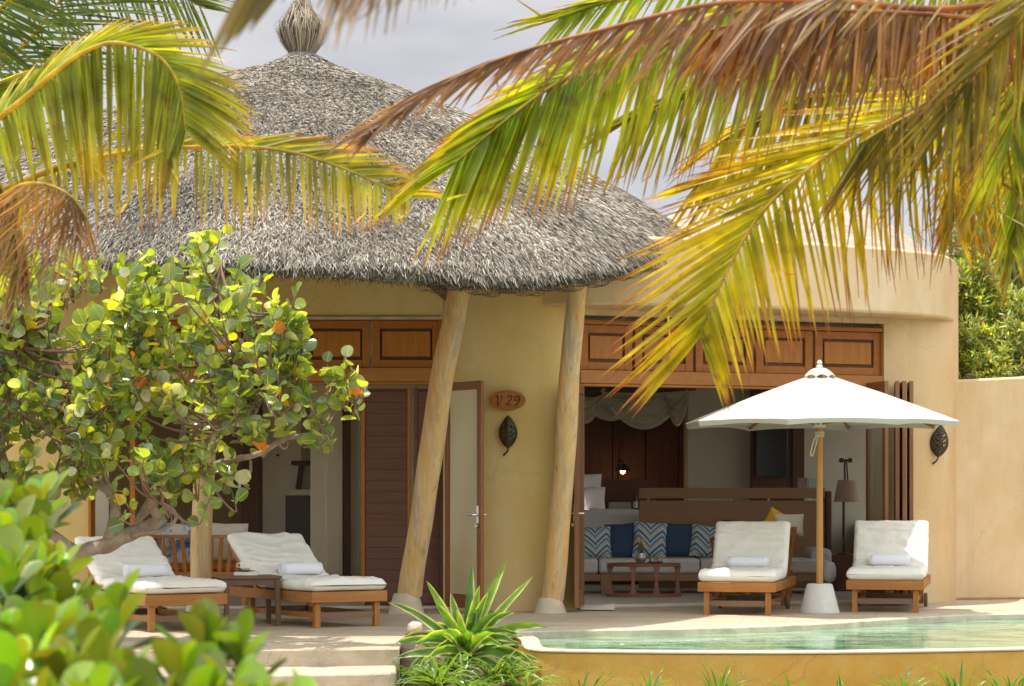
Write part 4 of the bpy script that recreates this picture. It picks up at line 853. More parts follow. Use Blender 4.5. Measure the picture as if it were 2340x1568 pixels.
# bed
BY = 31.2; bd = thing('bed', 'white made bed with dark wooden headboard behind the divider', 'bed', (X(1380, BY), BY, .04))
b = MB(); b.box(X(1270, BY), X(1475, BY), BY, BY+2.0, .35, Z(1166, BY)); b.build('mattress', WHITEC, bd, bev=.06)
b = MB(); b.box(X(1262, BY), X(1480, BY), BY+.02, BY+2.05, .042, .348); b.build('bed_base', DARKX, bd)
b = MB(); b.box(X(1250, 33.4), X(1500, 33.4), 33.35, 33.45, .042, Z(1095, 33.4)); b.build('headboard', wood('headboard_wood', (.17, .07, .045), (.12, .045, .03), 0), bd)
wp = MB()
for k in range(5): wp.box(X(1250, 34.3)+k*.47, X(1250, 34.3)+k*.47+.46, 34.3, 34.38, .042, 3.08)
wp.build('wall_panelling', DARKZ, villa, bev=.006)
for k, (px, py, lab) in enumerate(((1338, 1142, 'lower white pillow standing at the bed head'), (1330, 1112, 'upper white pillow behind the lower one on the bed'))):
    b = cushion(.55, .36, .2); o = b.build('bed_pillow', WHITEC, ang=3); o.location = P(px, py, 33.0+.18*k); o.rotation_euler = (R(-12), 0, 0); tag(o, lab, 'pillow', 'white pillows on the bed')
# bedside things
bt = MB(); bt.box(X(1408, 31.6), X(1480, 31.6), 33.0, 33.33, .042, Z(1166, 33.1)-.002); tag(bt.build('bedside_cabinet', DARKX, bev=.006, loc=(X(1440, 33), 33.1, .042)), 'dark bedside cabinet hidden behind the bed beneath the box', 'cabinet')
b = MB(); b.box(X(1391, 33), X(1442, 33), 33.0, 33.2, Z(1166, 33.1), Z(1148, 33)); tag(b.build('tissue_box', M('woven_box', (.36, .30, .27), .9, .2, 30), bev=.005, loc=P(1416, 1166, 33.1)), 'pale woven box standing at the bedside under the lamp', 'box')
bo = thing('bottle', 'small dark bottle with white label at the bedside', 'bottle', P(1452, 1166, 33.1))
b = MB(); b.lathe([(.03, 0), (.032, .01), (.032, .16), (.012, .21), (.012, .26), (0, .262)], P(1452, 1166, 33.1), 16); b.build('glass', M('dark_glass', (.03, .04, .02), .1), bo)
b = MB(); b.lathe([(.0328, .03), (.0328, .12)], P(1452, 1166, 33.1), 16); b.build('bottle_label', PAPER, bo)
wlamp = thing('wall_lamp', 'small dark wall lamp lit above the bed head', 'wall lamp', P(1421, 1080, 34.2))
b = MB(); q = P(1423, 1076, 33.6); b.lathe([(.02, .10), (.05, .08), (.12, .0), (.115, 0), (.045, .07)], q, 20); b.build('shade', IRON, wlamp)
b = MB(); b.tube([P(1413, 1130, 34.25), P(1413, 1060, 34.25), P(1418, 1052, 34.1), P(1424, 1056, 33.7), q+Vector((0, 0, .1))], .010, 6); b.build('arm', IRON, wlamp)
EM = bpy.data.materials.new('lit_bulb'); EM.use_nodes = True; EM.node_tree.nodes['Principled BSDF'].inputs['Emission Color'].default_value = (1, .55, .25, 1); EM.node_tree.nodes['Principled BSDF'].inputs['Emission Strength'].default_value = 4
b = MB(); b.lathe([(0, -.045), (.03, -.03), (.036, .0), (.02, .03), (0, .035)], q, 14); b.build('bulb', EM, wlamp)
pl_ = bpy.data.lights.new('bulb_light', 'POINT'); pl_.energy = 1.3; pl_.color = (1, .5, .22); pl_.shadow_soft_size = .03; po = bpy.data.objects.new('bulb_light', pl_); COL.objects.link(po); po.location = Vector((0, 0, -.09))+q-OFF[wlamp]; po.parent = wlamp
b = MB(); b.box(X(1402, 34.28), X(1411, 34.28), 34.24, 34.29, Z(1134, 34.28), Z(1104, 34.28)); b.build('wall_switch', STEEL, villa)
# bed canopy drape
dp = thing('bed_canopy', 'draped sheer white cloth swags hung from a rail above the bed', 'canopy', P(1450, 885, 31))
LIN = M('sheer_linen', (.50, .48, .38), .95, .05, 9); cloth(LIN, .35)
def swag(xa, xb, ya, yb, drop, Y, w0, seed):
    b = MB()
    def fn(u, v):
        x = lerp(xa, xb, u); top = lerp(ya, yb, u); sg_ = 4*u*(1-u); y = top+drop*sg_*(.35+.65*v)+w0*v*(.25+.75*sg_)
        return P(x, y, Y+.05*math.sin(v*19+seed+u*3)*(.4+sg_)*.6+.05*noise.noise(Vector((u*4, v*9, seed))))
    return b.grid(fn, 30, 22)
for a in ((1300, 1379, 905, 900, 26, 31.0, 40, 1), (1378, 1572, 902, 890, 52, 30.95, 34, 2), (1325, 1470, 905, 900, 20, 31.3, 40, 3), (1380, 1560, 895, 893, 12, 31.25, 40, 4), (1520, 1576, 905, 895, 45, 30.9, 30, 5)):
    swag(*a).build('swag', LIN, dp, ang=3)
b = MB(); b.tube([P(1290, 896, 31.05), P(1590, 889, 31.05)], .02, 8); b.build('rail', DARKX, dp)
b = MB()
for x, y in ((1379, 893), (1486, 890)):
    q = P(x, y, 31.0); b.tube([q+Vector((.025*math.cos(t_), -.01, .03*math.sin(t_))) for t_ in [k*.7 for k in range(9)]], .01, 6, False); b.tube([q, q+Vector((0, -.02, -.15))], [.02, .012], 6)
b.build('tie', LIN, dp)
# dark cabinet and screen
tv = thing('wall_cabinet', 'tall dark cabinet holding a black screen on the back wall', 'cabinet', P(1777, 1300, 33.2))
b = MB(); b.box(X(1718, 33.2), X(1838, 33.2), 33.2, 34.3, .042, 3.0); b.build('carcass', DARKZ, tv)
b = MB(); b.box(X(1728, 33.15), X(1800, 33.15), 33.15, 33.198, Z(1090, 33.15), Z(955, 33.15)); b.build('screen', BLACK, tv, bev=.006)
b = MB(); b.box(X(1812, 33.15), X(1834, 33.15), 33.17, 33.198, Z(1300, 33.15), 2.95); b.build('cabinet_door', wood('cab_door', (.12, .06, .04), (.08, .04, .03), 2), tv)
# floor lamp and round table
LY = 29.3; lm = thing('standing_lamp', 'reading lamp with beige shade and dark pulley arm on the round table', 'lamp', P(1928, 1268, LY)); lx = X(1928, LY)
b = MB(); b.tube([(lx, LY, Z(1267, LY)), (lx, LY, Z(1120, LY))], .016, 8); b.lathe([(.08, 0), (.08, .015), (.02, .025)], (lx, LY, Z(1267.5, LY)), 20); b.build('stem', IRON, lm)
sh = M('lamp_shade_linen', (.50, .37, .27), .9, .05, 20); cloth(sh, .3)
lx2 = X(1936, LY)
b = MB(); b.lathe([(31/5500*LY, Z(1147, LY)), (21/5500*LY, Z(1097, LY)), (20.6/5500*LY, Z(1097, LY)), (30.6/5500*LY, Z(1147, LY))], (lx2, LY, 0), 32); b.build('shade', sh, lm)
b = MB(); b.tube([(lx+.015, LY, Z(1125, LY)), (lx+.012, LY, Z(1054, LY))], .012, 8); b.tube([(lx+.05, LY, Z(1100, LY)), (lx+.035, LY, Z(1054, LY))], .009, 8); b.tube([(lx-.03, LY, Z(1052, LY)), (lx+.075, LY, Z(1052, LY))], .012, 8)
for dx in (-.03, .075): b.M = Matrix.Translation((lx+dx, LY, Z(1052, LY))) @ Matrix.Rotation(R(90), 4, 'X'); b.lathe([(.0, -.015), (.03, -.015), (.03, .015), (0, .015)], (0, 0, 0), 14)
b.M = None; b.build('pulley_arm', IRON, lm)
b = MB(); b.lathe([(.17, .042), (.16, .1), (.17, .2), (.19, Z(1272, LY)-.02), (.20, Z(1268, LY)), (0, Z(1268, LY))], (X(1925, LY), LY, 0), 32); tag(b.build('round_table', wood('drum_wood', (.20, .10, .055), (.14, .07, .04), 2), loc=(X(1925, LY), LY, .042)), 'round wooden drum table under the reading lamp', 'table')
# rolled mat at threshold
b = MB(); A = P(1318, 1391, 25.45); B_ = P(1405, 1386, 25.9); A.z = .045; B_.z = .045
Y0_ = 25.42
def mat_fn(u, v):
    q = P(lerp(1326, 1404, u), 0, lerp(25.35, 25.75, v)); return Vector((q.x, q.y, .012+.028*(1-abs(2*v-1)**2)*(.3+.7*u)+.012*math.sin(v*25)*u+.03*u*math.exp(-((v-.75)/.15)**2)))
b.grid(mat_fn, 12, 24); tag(b.build('folded_mat', CREAM, ang=3, loc=P(1365, 1388, 25.55)), 'pale folded cloth mat lying at the room threshold', 'mat')

# ---------------------------------------------------------------- clay jar
JY = 19.9; jx = X(958, JY); jr = thing('clay_jar', 'large grey brown ribbed clay jar behind the striped plant', 'jar', (jx, JY, -.6))
b = MB(); pr = [(.10, -.6), (.13, -.58), (.17, -.42), (.185, -.25), (.18, -.12), (.15, -.02), (.12, .03), (.115, .07), (.10, .07), (.09, .03)]
b.lathe(pr, (jx, JY, 0), 40); b.build('body', CLAY, jr, ang=2)
b = MB(); b.lathe([(.0, .072), (.11, .075), (.125, .09), (.115, .095), (0, .088)], (jx+.005, JY, 0), 28); b.build('lid', TEAKX, jr)
b = MB(); b.lathe([(.0, .097), (.05, .10), (.062, .13), (.058, .17), (.03, .188), (0, .19)], (jx-.035, JY, 0), 14)
for i_ in range(len(b.v)): q = Vector(b.v[i_]); q += Vector((1, 1, .6))*.012*noise.noise(q*25); b.v[i_] = q[:]
tag(b.build('rock', ROCK, loc=(jx-.035, JY, .097), ang=2), 'pale rough stone sitting on the clay jar lid', 'stone')
b = MB(); b.beam((jx-.0, JY-.05, .105), (jx+.12, JY-.04, .115), .025, .02); tag(b.build('wooden_stick', TEAKX, bev=.004, loc=(jx+.06, JY-.04, .1)), 'short wooden stick beside the stone on the jar lid', 'stick')

# ---------------------------------------------------------------- strap leaved plants
def strap_leaves(name, base, specs, mat, parent, stripe=False, nseg=12, smooth=True):
    """specs: (dir vec, length, width, droop, up) list"""
    Vv = []; F = []; C = []
    for (d, ln, wd, droop, base_off, ca, cb) in specs:
        p = Vector(base)+Vector(base_off); d = Vector(d).normalized(); b0 = len(Vv); q = p.copy(); dd = d.copy(); ph = random.uniform(0, 6)
        ref = Vector((0, 0, 1)) if abs(d.z) < .95 else Vector((0, -1, 0)); side = (d.cross(ref).normalized() if wd < .06 else d.cross(Vector((0, -1, .25))).normalized()); tw = random.uniform(-.5, .5)
        for k in range(nseg+1):
            s_ = k/nseg; wv = wd*(min(1, .45+s_*2.2))*(1-s_**3.2)**.9+.0008; nrm = side.cross(dd).normalized(); sd = (side*math.cos(tw*s_)+nrm*math.sin(tw*s_))
            rip = .12*wd*math.sin(s_*26+ph)
            fold = nrm*wv*.35
            cols_ = 5 if stripe else 3
            for j in range(cols_):
                u = -1+2*j/(cols_-1); Vv.append((q+sd*wv*.5*u+nrm*(abs(u)*wv*.22+rip*u))[:])
                if stripe and abs(u) > .9 and (u > 0 or b0 % 2 == 0): C.append(cb)
                else: c = ca; C.append(tuple(c[i]*(1+.25*(s_-.4)) for i in range(3)))
            q = q+dd*ln/nseg; dd = (dd+Vector((0, 0, -droop/nseg*(.3+1.6*s_)))).normalized(); side = (side-dd*side.dot(dd)).normalized()
        for k in range(nseg):
            for j in range(cols_-1): a = b0+k*cols_+j; F.append((a, a+1, a+cols_+1, a+cols_))
    return bigmesh(name, np.array(Vv), np.array(F), mat, np.array(C), parent, smooth=smooth)
DYY = 19.0
dr = thing('dracaena', 'large rosette plant with cream edged strap leaves before the terrace', 'plant', (X(1068, DYY), DYY, -.6))
base = P(1066, 1492, DYY)
sp = []
hand = [((-.62, -.1, .62), .75, .6), ((-.9, .1, .5), .62, .9), ((-.85, -.3, .15), .62, .5), ((-.42, .1, .85), .70, .2), ((-.22, .2, 1), .50, .1), ((.05, .1, 1), .68, 0), ((.2, -.1, 1), .52, .1), ((.42, .1, .9), .78, .0), ((.62, .0, .75), .82, .15), ((.8, .1, .45), .66, .7), ((.9, -.1, .12), .60, .6), ((1, .2, -.05), .5, .6), ((.75, -.4, -.05), .5, 1.2), ((-.9, -.2, -.02), .52, 1), ((-.5, -.5, .2), .5, 1.1), ((.35, -.5, .5), .5, .8), ((-.25, -.6, .5), .45, .8), ((0, -.6, .1), .42, 1.7), ((.6, -.3, .35), .55, .8), ((-.7, .2, .35), .6, .9), ((.3, -.2, .9), .5, .4), ((-.35, -.2, .75), .5, .4), ((.9, -.1, .3), .62, 1.4), ((-.15, -.3, .8), .4, .4)]
hand += [((random.gauss(0, .6), random.uniform(-.5, .1), random.uniform(.1, 1)), random.uniform(.32, .55), random.uniform(.8, 2.0)) for _ in range(26)]
for d, ln, dro in hand:
    g1 = random.choice([(.10, .22, .03), (.06, .15, .03), (.14, .27, .03), (.09, .19, .03)])
    sp.append((d, ln*1.0, random.uniform(.07, .10), dro*1.1, (random.uniform(-.02, .02), random.uniform(-.02, .02), random.uniform(-.04, .04)), g1, (.55, .56, .30)))
strap_leaves('leaves', base, sp, LEAF, dr, True, 14)
b = MB(); b.tube([(base.x, base.y, -.6), base], [.03, .025], 10); b.build('stem', BARK, dr)
def grass_plant(name, label, px, py, Y, n, ln, wd, seed, cat='plant', cols=((.06, .16, .03), (.30, .36, .12)), up=.7, group=None, down=0):
    random.seed(seed); q = P(px, py, Y); t = thing(name, label, cat, (q.x, q.y, q.z), group); sp = []
    for k in range(n):
        a = random.uniform(0, 6.28); d = (math.cos(a), math.sin(a)*.7, random.uniform(.2, 1.6)*up+.1)
        c = lerp(Vector(cols[0]), Vector((.12, .24, .04)), random.random())[:]
        sp.append((d, ln*random.uniform(.6, 1.1), wd, random.uniform(.6, 2), (random.uniform(-.04, .04), random.uniform(-.04, .04), 0), c, cols[1]))
    strap_leaves('leaves', (q.x, q.y, q.z), sp, LEAF, t, True, 9); return t
grass_plant('spider_plant', 'spiky green clump left below the large striped plant', 1000, 1570, 18.7, 50, .40, .030, 3)
grass_plant('spider_plant', 'spiky green clump right below the large striped plant', 1130, 1562, 18.9, 50, .44, .030, 4)
grass_plant('spider_plant', 'small green clump at the rounded pool corner', 1195, 1585, 18.8, 40, .36, .024, 5)
for k, (px, py, n, ln, lab) in enumerate(((1330, 1628, 22, .34, 'leftmost green strap leaf clump against the pool wall'), (1480, 1618, 24, .30, 'low green strap leaf clump below the sofa room'), (1640, 1618, 26, .34, 'green strap leaf clump below the left lounger of the pair'), (1800, 1623, 22, .28, 'green strap leaf clump below the parasol base'), (1920, 1628, 20, .28, 'low green clump between parasol and right lounger at the pool wall'), (2060, 1616, 28, .36, 'green strap leaf clump below the right lounger'), (2190, 1620, 26, .36, 'green strap leaf clump below the bare garden wall'), (2310, 1618, 26, .36, 'rightmost green strap leaf clump against the pool wall'))):
    grass_plant('agapanthus', lab, px, py, 18.9+.1*(k % 3), n, ln*1.25, .024, 20+k, cols=((.05, .14, .03), (.12, .26, .05)), up=1.4, group='strap leaf clumps along the pool wall')
for k, (px, py, Y, lab) in enumerate(((960, 1560, 19.3, 'dense green grassy clump in front of the clay jar'), (1030, 1535, 19.7, 'dense green clump behind the striped plant at left'), (1110, 1525, 19.9, 'dense green clump behind the striped plant at right'), (1165, 1550, 19.6, 'dense green clump between the striped plant and pool corner'), (1070, 1590, 18.4, 'dense green clump lowest in front of the striped plant'))):
    grass_plant('spider_plant', lab, px, py, Y, 56, .30, .026, 70+k, cols=((.04, .10, .022), (.10, .17, .04)), up=.7)
random.seed(99)
# moss mound
Vv = []; F = []; C = []
for i in range(5000):
    a = random.uniform(0, 6.28); r_ = math.sqrt(random.random()); p = Vector((X(930, 18.4)+r_*math.cos(a)*.45, 18.3+r_*math.sin(a)*.4, -.62+.25*math.sqrt(max(0, 1-r_*r_)))); d = Vector((random.gauss(0, .4), random.gauss(0, .4), 1)).normalized()*random.uniform(.02, .05); w_ = Vector((random.gauss(0, 1), random.gauss(0, 1), 0)).normalized()*.004; b0 = len(Vv)
    Vv += [(p-w_)[:], (p+w_)[:], (p+d)[:]]; F.append((b0, b0+1, b0+2)); c = random.choice([(.10, .20, .03), (.16, .26, .04), (.06, .13, .02)]); C += [c]*3
tag(bigmesh('grass_mound', np.array(Vv), np.array(F), LEAF, np.array(C)), 'short bright green grass at the foot of the steps', 'grass', kind='stuff')

# ---------------------------------------------------------------- broad leaves
def leaf_cloud(name, leaves, mat, parent, shape='round', nseg=8):
    """leaves: (pos, dir, normal, length, width, colour)"""
    if shape == 'round': prof = [(0, .22), (.05, .52), (.18, .84), (.42, 1.0), (.66, .96), (.84, .74), (.95, .42), (1.0, .12)]
    elif shape == 'obovate': prof = [(0, .10), (.25, .36), (.5, .74), (.72, 1.0), (.86, .90), (.96, .52), (1.0, .15)]
    else: prof = [(0, .1), (.3, .9), (.55, .9), (1, .02)]
    n = len(prof); Vv = np.zeros((len(leaves)*n*3, 3)); UV = np.zeros((len(leaves)*n*3, 2)); C = np.zeros((len(leaves)*n*3, 3)); i = 0; cup = .18 if shape != 'lance' else .1
    for (p, d, nr, ln, wd, c) in leaves:
        d = d.normalized(); sd = d.cross(nr).normalized(); nr = sd.cross(d); bend = random.uniform(-.15, .25)
        for (s_, w_) in prof:
            q = p+d*ln*s_-nr*ln*bend*s_*s_
            for u in (-1, 0, 1):
                Vv[i] = (q+sd*wd*.5*w_*u+nr*wd*cup*abs(u)*w_)[:]; UV[i] = (.5+.5*u*w_, s_); C[i] = c; i += 1
    b0 = np.arange(len(leaves))[:, None]*n*3; f = []
    for k in range(n-1):
        for j in range(2): a = k*3+j; f.append([a, a+1, a+4, a+3])
    F = np.concatenate([b0+np.array(q) for q in f], 0); return bigmesh(name, Vv, F, mat, C, parent, UV, True)
def rv(): return Vector((random.gauss(0, 1), random.gauss(0, 1), random.gauss(0, 1))).normalized()
# sea grape tree
sgt = thing('sea_grape_tree', 'gnarled sea grape tree with round leaves spreading over the left lounger', 'tree', (X(60, 20), 20, -.6))
limb = [([(40, 1700, 20.2), (90, 1400, 20.2), (180, 1272, 20.2), (260, 1236, 20.2), (330, 1205, 20.3), (372, 1180, 20.3)], .085, .05),
        ([(365, 1185, 20.3), (352, 1145, 20.2), (372, 1110, 20.2), (440, 1085, 20.2), (500, 1060, 20.1), (560, 1040, 20.0), (640, 1015, 20), (720, 985, 19.9), (790, 925, 19.9), (838, 880, 19.9)], .045, .010),
        ([(250, 1240, 20.2), (258, 1160, 20.3), (240, 1060, 20.4), (255, 940, 20.5), (300, 820, 20.5), (340, 700, 20.5), (345, 600, 20.5)], .055, .010),
        ([(255, 1130, 20.3), (190, 1060, 20.3), (140, 1000, 20.1), (70, 960, 20), (-30, 930, 20)], .035, .012),
        ([(300, 1225, 20.3), (345, 1150, 20.5), (400, 1020, 20.6), (470, 880, 20.6), (560, 780, 20.5), (650, 700, 20.4)], .035, .008),
        ([(180, 1272, 20.2), (60, 1180, 20.0), (0, 1060, 19.8), (20, 900, 19.8), (60, 750, 20)], .05, .010),
        ([(440, 1085, 20.2), (480, 1000, 20.0), (560, 930, 19.8), (620, 860, 19.8)], .022, .007), ([(245, 980, 20.4), (150, 880, 20.4), (120, 760, 20.4), (170, 640, 20.5)], .03, .008),
        ([(300, 1225, 20.2), (400, 1190, 20.1), (370, 1140, 19.8)], .02, .01), ([(420, 970, 20.5), (500, 760, 20.6), (500, 600, 20.6)], .02, .006)]
tr = MB(); SK = []
for pts, r0, r1 in limb:
    c_ = catmull([P(*p) for p in pts], 30); c_ = [q+Vector((noise.noise(q*3), noise.noise(q*3+Vector((9, 0, 0))), noise.noise(q*3+Vector((0, 9, 0)))))*.05 for q in c_]
    tr.tube(c_, [lerp(r0, r1, k/30)*(1+.22*noise.noise(Vector((k*.7, r0*90, 0)))) for k in range(31)], 10); SK += c_[6:]
tr.build('trunk', BARK, sgt, ang=2)
ell = [(170, 740, 250, 170), (430, 670, 170, 110), (590, 760, 110, 120), (110, 940, 220, 150), (380, 930, 240, 150), (600, 880, 110, 100), (745, 890, 85, 75), (800, 840, 60, 45), (470, 1085, 75, 60), (250, 1060, 180, 70), (30, 680, 130, 110), (340, 610, 60, 50), (480, 560, 55, 28), (380, 800, 260, 130), (655, 700, 55, 60), (690, 760, 40, 60), (-120, 850, 180, 280), (690, 920, 70, 60), (60, 1120, 120, 60)]
wts = [e[2]*e[3] for e in ell]
lv = []; tw = MB()
pal = [((.11, .19, .05), 30), ((.17, .25, .035), 26), ((.27, .33, .03), 15), ((.07, .13, .055), 16), ((.20, .26, .14), 14), ((.40, .44, .34), 5), ((.48, .38, .03), 1.5), ((.50, .14, .02), .7)]  # palest leaf colour stands in for white glints on glossy leaves
for i in range(620):
    e = random.choices(ell, wts)[0]; a = random.uniform(0, 6.28); r_ = math.sqrt(random.random())
    px, py = e[0]+e[2]*r_*math.cos(a), e[1]+e[3]*r_*math.sin(a)
    if px > 560 and py > 985: continue
    Yc = 20.1+random.uniform(-1.25, 1.25)*(1-.5*r_); 
    if px > 650: Yc = 19.9+random.uniform(-.25, .25)
    if noise.noise(Vector((px*.016, py*.016, 5))) < -.20 and px > 100: continue
    c = P(px, py, Yc); nb = min(SK, key=lambda q: (q-c).length_squared); tdir = (c-nb)
    if tdir.length > 1.6 and random.random() < .5: nb = nb.lerp(c, .5)
    up = Vector((random.gauss(0, .3), random.gauss(0, .3), .8)); td = (tdir.normalized()*.7+up).normalized(); tl_ = random.uniform(.18, .34)
    root = c-td*tl_; mid = nb.lerp(root, .55)+Vector((0, 0, -.05)); tw.tube(catmull([nb, mid, root, c], 9), [.013, .012, .011, .010, .009, .008, .007, .006, .005, .004], 5, False)
    nl = random.randint(5, 10)
    for k in range(nl):
        s_ = k/(nl-1); base_ = root.lerp(c, s_); ang = k*2.4+random.uniform(-.4, .4)
        sx = td.cross(Vector((0, 1, .1))).normalized(); sy = td.cross(sx)
        d = (sx*math.cos(ang)+sy*math.sin(ang))*(.95 if s_ < .8 else .5)+td*(.25+.6*s_)+rv()*.25
        sz = random.uniform(.06, .135)*(1 if s_ < .85 else .8); nr = (td*.7+rv()*1.25-d.normalized()*.2)
        nr = nr+Vector((0, -.25, .3))
        col = random.choices([q[0] for q in pal], [q[1] for q in pal])[0]; f = random.uniform(.8, 1.25)
        lv.append((base_+d.normalized()*.02, d, nr, sz, sz*1.06, tuple(x*f for x in col)))
tw.build('twigs', M('red_twig', (.20, .12, .08), .8), sgt)
leaf_cloud('crown', lv, SGL, sgt, 'round')
# thin aerial roots hanging from the limbs
lv = []
fs = MB()
for i in range(90):
    px, py = random.uniform(560, 640), random.uniform(820, 900)
for i in range(22):
    k = random.randrange(len(SK)); q = SK[k]; p2 = q+Vector((random.uniform(-.02, .1), -.05, -random.uniform(.08, .22))); fs.tube(catmull([q, (q+p2)/2+Vector((.04, 0, 0)), p2], 6), .003, 4)
fs.build('aerial_roots', BARK, sgt)

# naupaka shrubs in the foreground
def rosette_shrub(name, label, stems, seed, lsz):
    random.seed(seed); c0 = stems[0]; t = thing(name, label, 'shrub', (X(c0[0], c0[2]), c0[2], -.6)); st_ = MB(); lv = []
    for (px, py, Y, nr_) in stems:
        c = P(px, py, Y); td = Vector((random.gauss(0, .18), random.gauss(0, .18), 1)).normalized(); L0 = lsz*1.3
        foot = Vector((c.x+random.uniform(-.15, .15), c.y+random.uniform(-.1, .2), max(c.z-.9, -.6))); st_.tube(catmull([foot, (foot+c)/2+rv()*.03, c-td*.02], 8), .006, 6, False)
        rt_ = random.uniform(.75, 1.3)
        for k in range(nr_):
            s_ = k/nr_; ang = k*2.4; tilt = lerp(1.0, .12, s_); sx = Vector((1, 0, 0)); sy = Vector((0, 1, 0))
            d = (sx*math.cos(ang)+sy*math.sin(ang))*math.sin(tilt)+td*math.cos(tilt)+rv()*.12
            ln = lsz*random.uniform(.75, 1.15)*(1 if s_ < .7 else .7); nr = (td*1.2-d*.4+rv()*.25)
            col = tuple(x*random.uniform(.75, 1.25)*rt_ for x in Vector((.035, .095, .016)).lerp(Vector((.20, .31, .02)), min(1, s_*1.15)))
            lv.append((c-td*L0*(1-s_)*.5, d, nr, ln, ln*.46, col))
    leaf_cloud('leaves', lv, NAUP, t, 'obovate'); st_.build('stems', M('green_stem', (.16, .2, .06), .6), t)
random.seed(5)
s1 = [(15, 1165, 7.2, 12), (78, 1150, 7.3, 13), (128, 1135, 7.2, 12), (60, 1215, 7, 13), (120, 1235, 7, 13), (-10, 1270, 6.8, 13), (75, 1290, 6.7, 13), (150, 1300, 6.7, 13), (20, 1345, 6.6, 13), (110, 1345, 6.6, 13), (185, 1370, 6.5, 12), (205, 1430, 6.4, 12), (140, 1410, 6.4, 12), (-40, 1200, 7.2, 12), (-60, 1320, 6.8, 12), (60, 1440, 6.2, 12)]
s1 += [(random.uniform(-80, 140), random.uniform(1260, 1450), random.uniform(6.3, 7.4), 10) for _ in range(10)]
rosette_shrub('naupaka_shrub', 'bright green fleshy leaved shrub at the lower left edge', [(a-30, b+18, c, d) for a, b, c, d in s1], 6, .15)
s2 = [(10, 1440, 4.8, 12), (95, 1450, 4.7, 12), (180, 1440, 4.9, 12), (268, 1400, 5.2, 12), (240, 1500, 4.6, 12), (60, 1530, 4.4, 12), (150, 1540, 4.4, 12), (310, 1560, 4.4, 12), (475, 1455, 4.7, 13), (420, 1530, 4.4, 12), (545, 1480, 4.7, 12), (510, 1580, 4.3, 12), (590, 1610, 4.4, 11), (0, 1600, 4.3, 12), (110, 1610, 4.2, 12), (230, 1600, 4.2, 12), (350, 1620, 4.2, 12), (680, 1625, 4.5, 10), (400, 1640, 4.2, 12)]
rosette_shrub('naupaka_shrub', 'blurred pale green shrub nearest the camera along the bottom', [(a-5, b+15, c, d) for a, b, c, d in s2], 8, .125)

# background greenery at right
def cloud_tree(name, label, blobs, n, sz, cols, seed, trunk, shape='lance', cat='tree'):
    random.seed(seed); tx, ty, tY = trunk; base = P(tx, ty, tY); base.z = -.6; t = thing(name, label, cat, base); lv = []; w_ = [b[2]*b[3] for b in blobs]
    tr_ = MB(); sc = 5500/tY; top = P(blobs[0][0], blobs[0][1], blobs[0][4]); tr_.tube(catmull([base, base.lerp(top, .5)+Vector((.1, 0, 0)), top], 10), [lerp(.10, .03, k/10) for k in range(11)], 8)
    for i in range(n//16):
        b = random.choices(blobs, w_)[0]; a = random.uniform(0, 6.28); r_ = random.random()**.45; rx = b[2]/FPX*b[4]; rz = b[3]/FPX*b[4]
        q = rv(); cc = P(b[0], b[1], b[4])+Vector((q.x*rx*r_, q.y*rx*.8*r_, q.z*rz*r_)); td = (q+Vector((0, 0, .9))).normalized()
        if i % 3 == 0: tr_.tube([top.lerp(base, random.uniform(0, .5)), cc], [.018, .006], 5, False)
        for k in range(16):
            p = cc+rv()*random.uniform(.02, .22)*sz*9*.5; c = random.choice(cols); f = random.uniform(.7, 1.3)
            lv.append((p, td*.6+rv(), rv()+Vector((0, -.3, .6)), sz*random.uniform(.7, 1.3), sz*.3 if shape == 'lance' else sz*.9, tuple(x*f for x in c)))
    leaf_cloud('crown', lv, LEAF, t, shape); tr_.build('trunk', BARK, t)
G1 = [(.22, .28, .06), (.30, .34, .08), (.13, .19, .05), (.38, .38, .14)]; G2 = [(.14, .18, .07), (.20, .25, .10), (.26, .30, .13), (.32, .34, .22)]
cloud_tree('willowy_shrub', 'yellow green fine leaved shrub just over the garden wall', [(2230, 800, 60, 70, 29.6), (2310, 790, 60, 70, 29.6), (2390, 790, 60, 80, 29.6), (2270, 840, 120, 40, 29.4)], 7000, .10, G1, 41, (2290, 900, 29.6), cat='shrub')
cloud_tree('willowy_shrub', 'tall loose green shrub between the villa corner and palms', [(2215, 700, 60, 110, 31), (2300, 720, 70, 60, 31), (2240, 640, 40, 60, 31)], 4500, .12, G1, 42, (2230, 900, 31), cat='shrub')
cloud_tree('bushy_tree', 'dark green bushy tree behind the garden wall at right', [(2330, 560, 170, 190, 38), (2450, 640, 160, 230, 38), (2230, 640, 60, 150, 38)], 14000, .16, G2, 43, (2400, 900, 38))
cloud_tree('bushy_tree', 'greyish bush filling the gap low behind the shrubs', [(2260, 800, 100, 110, 34), (2380, 780, 120, 140, 34)], 6000, .14, [(.14, .18, .09), (.2, .24, .14), (.10, .14, .05)], 44, (2300, 900, 34))

# ---------------------------------------------------------------- coconut palms

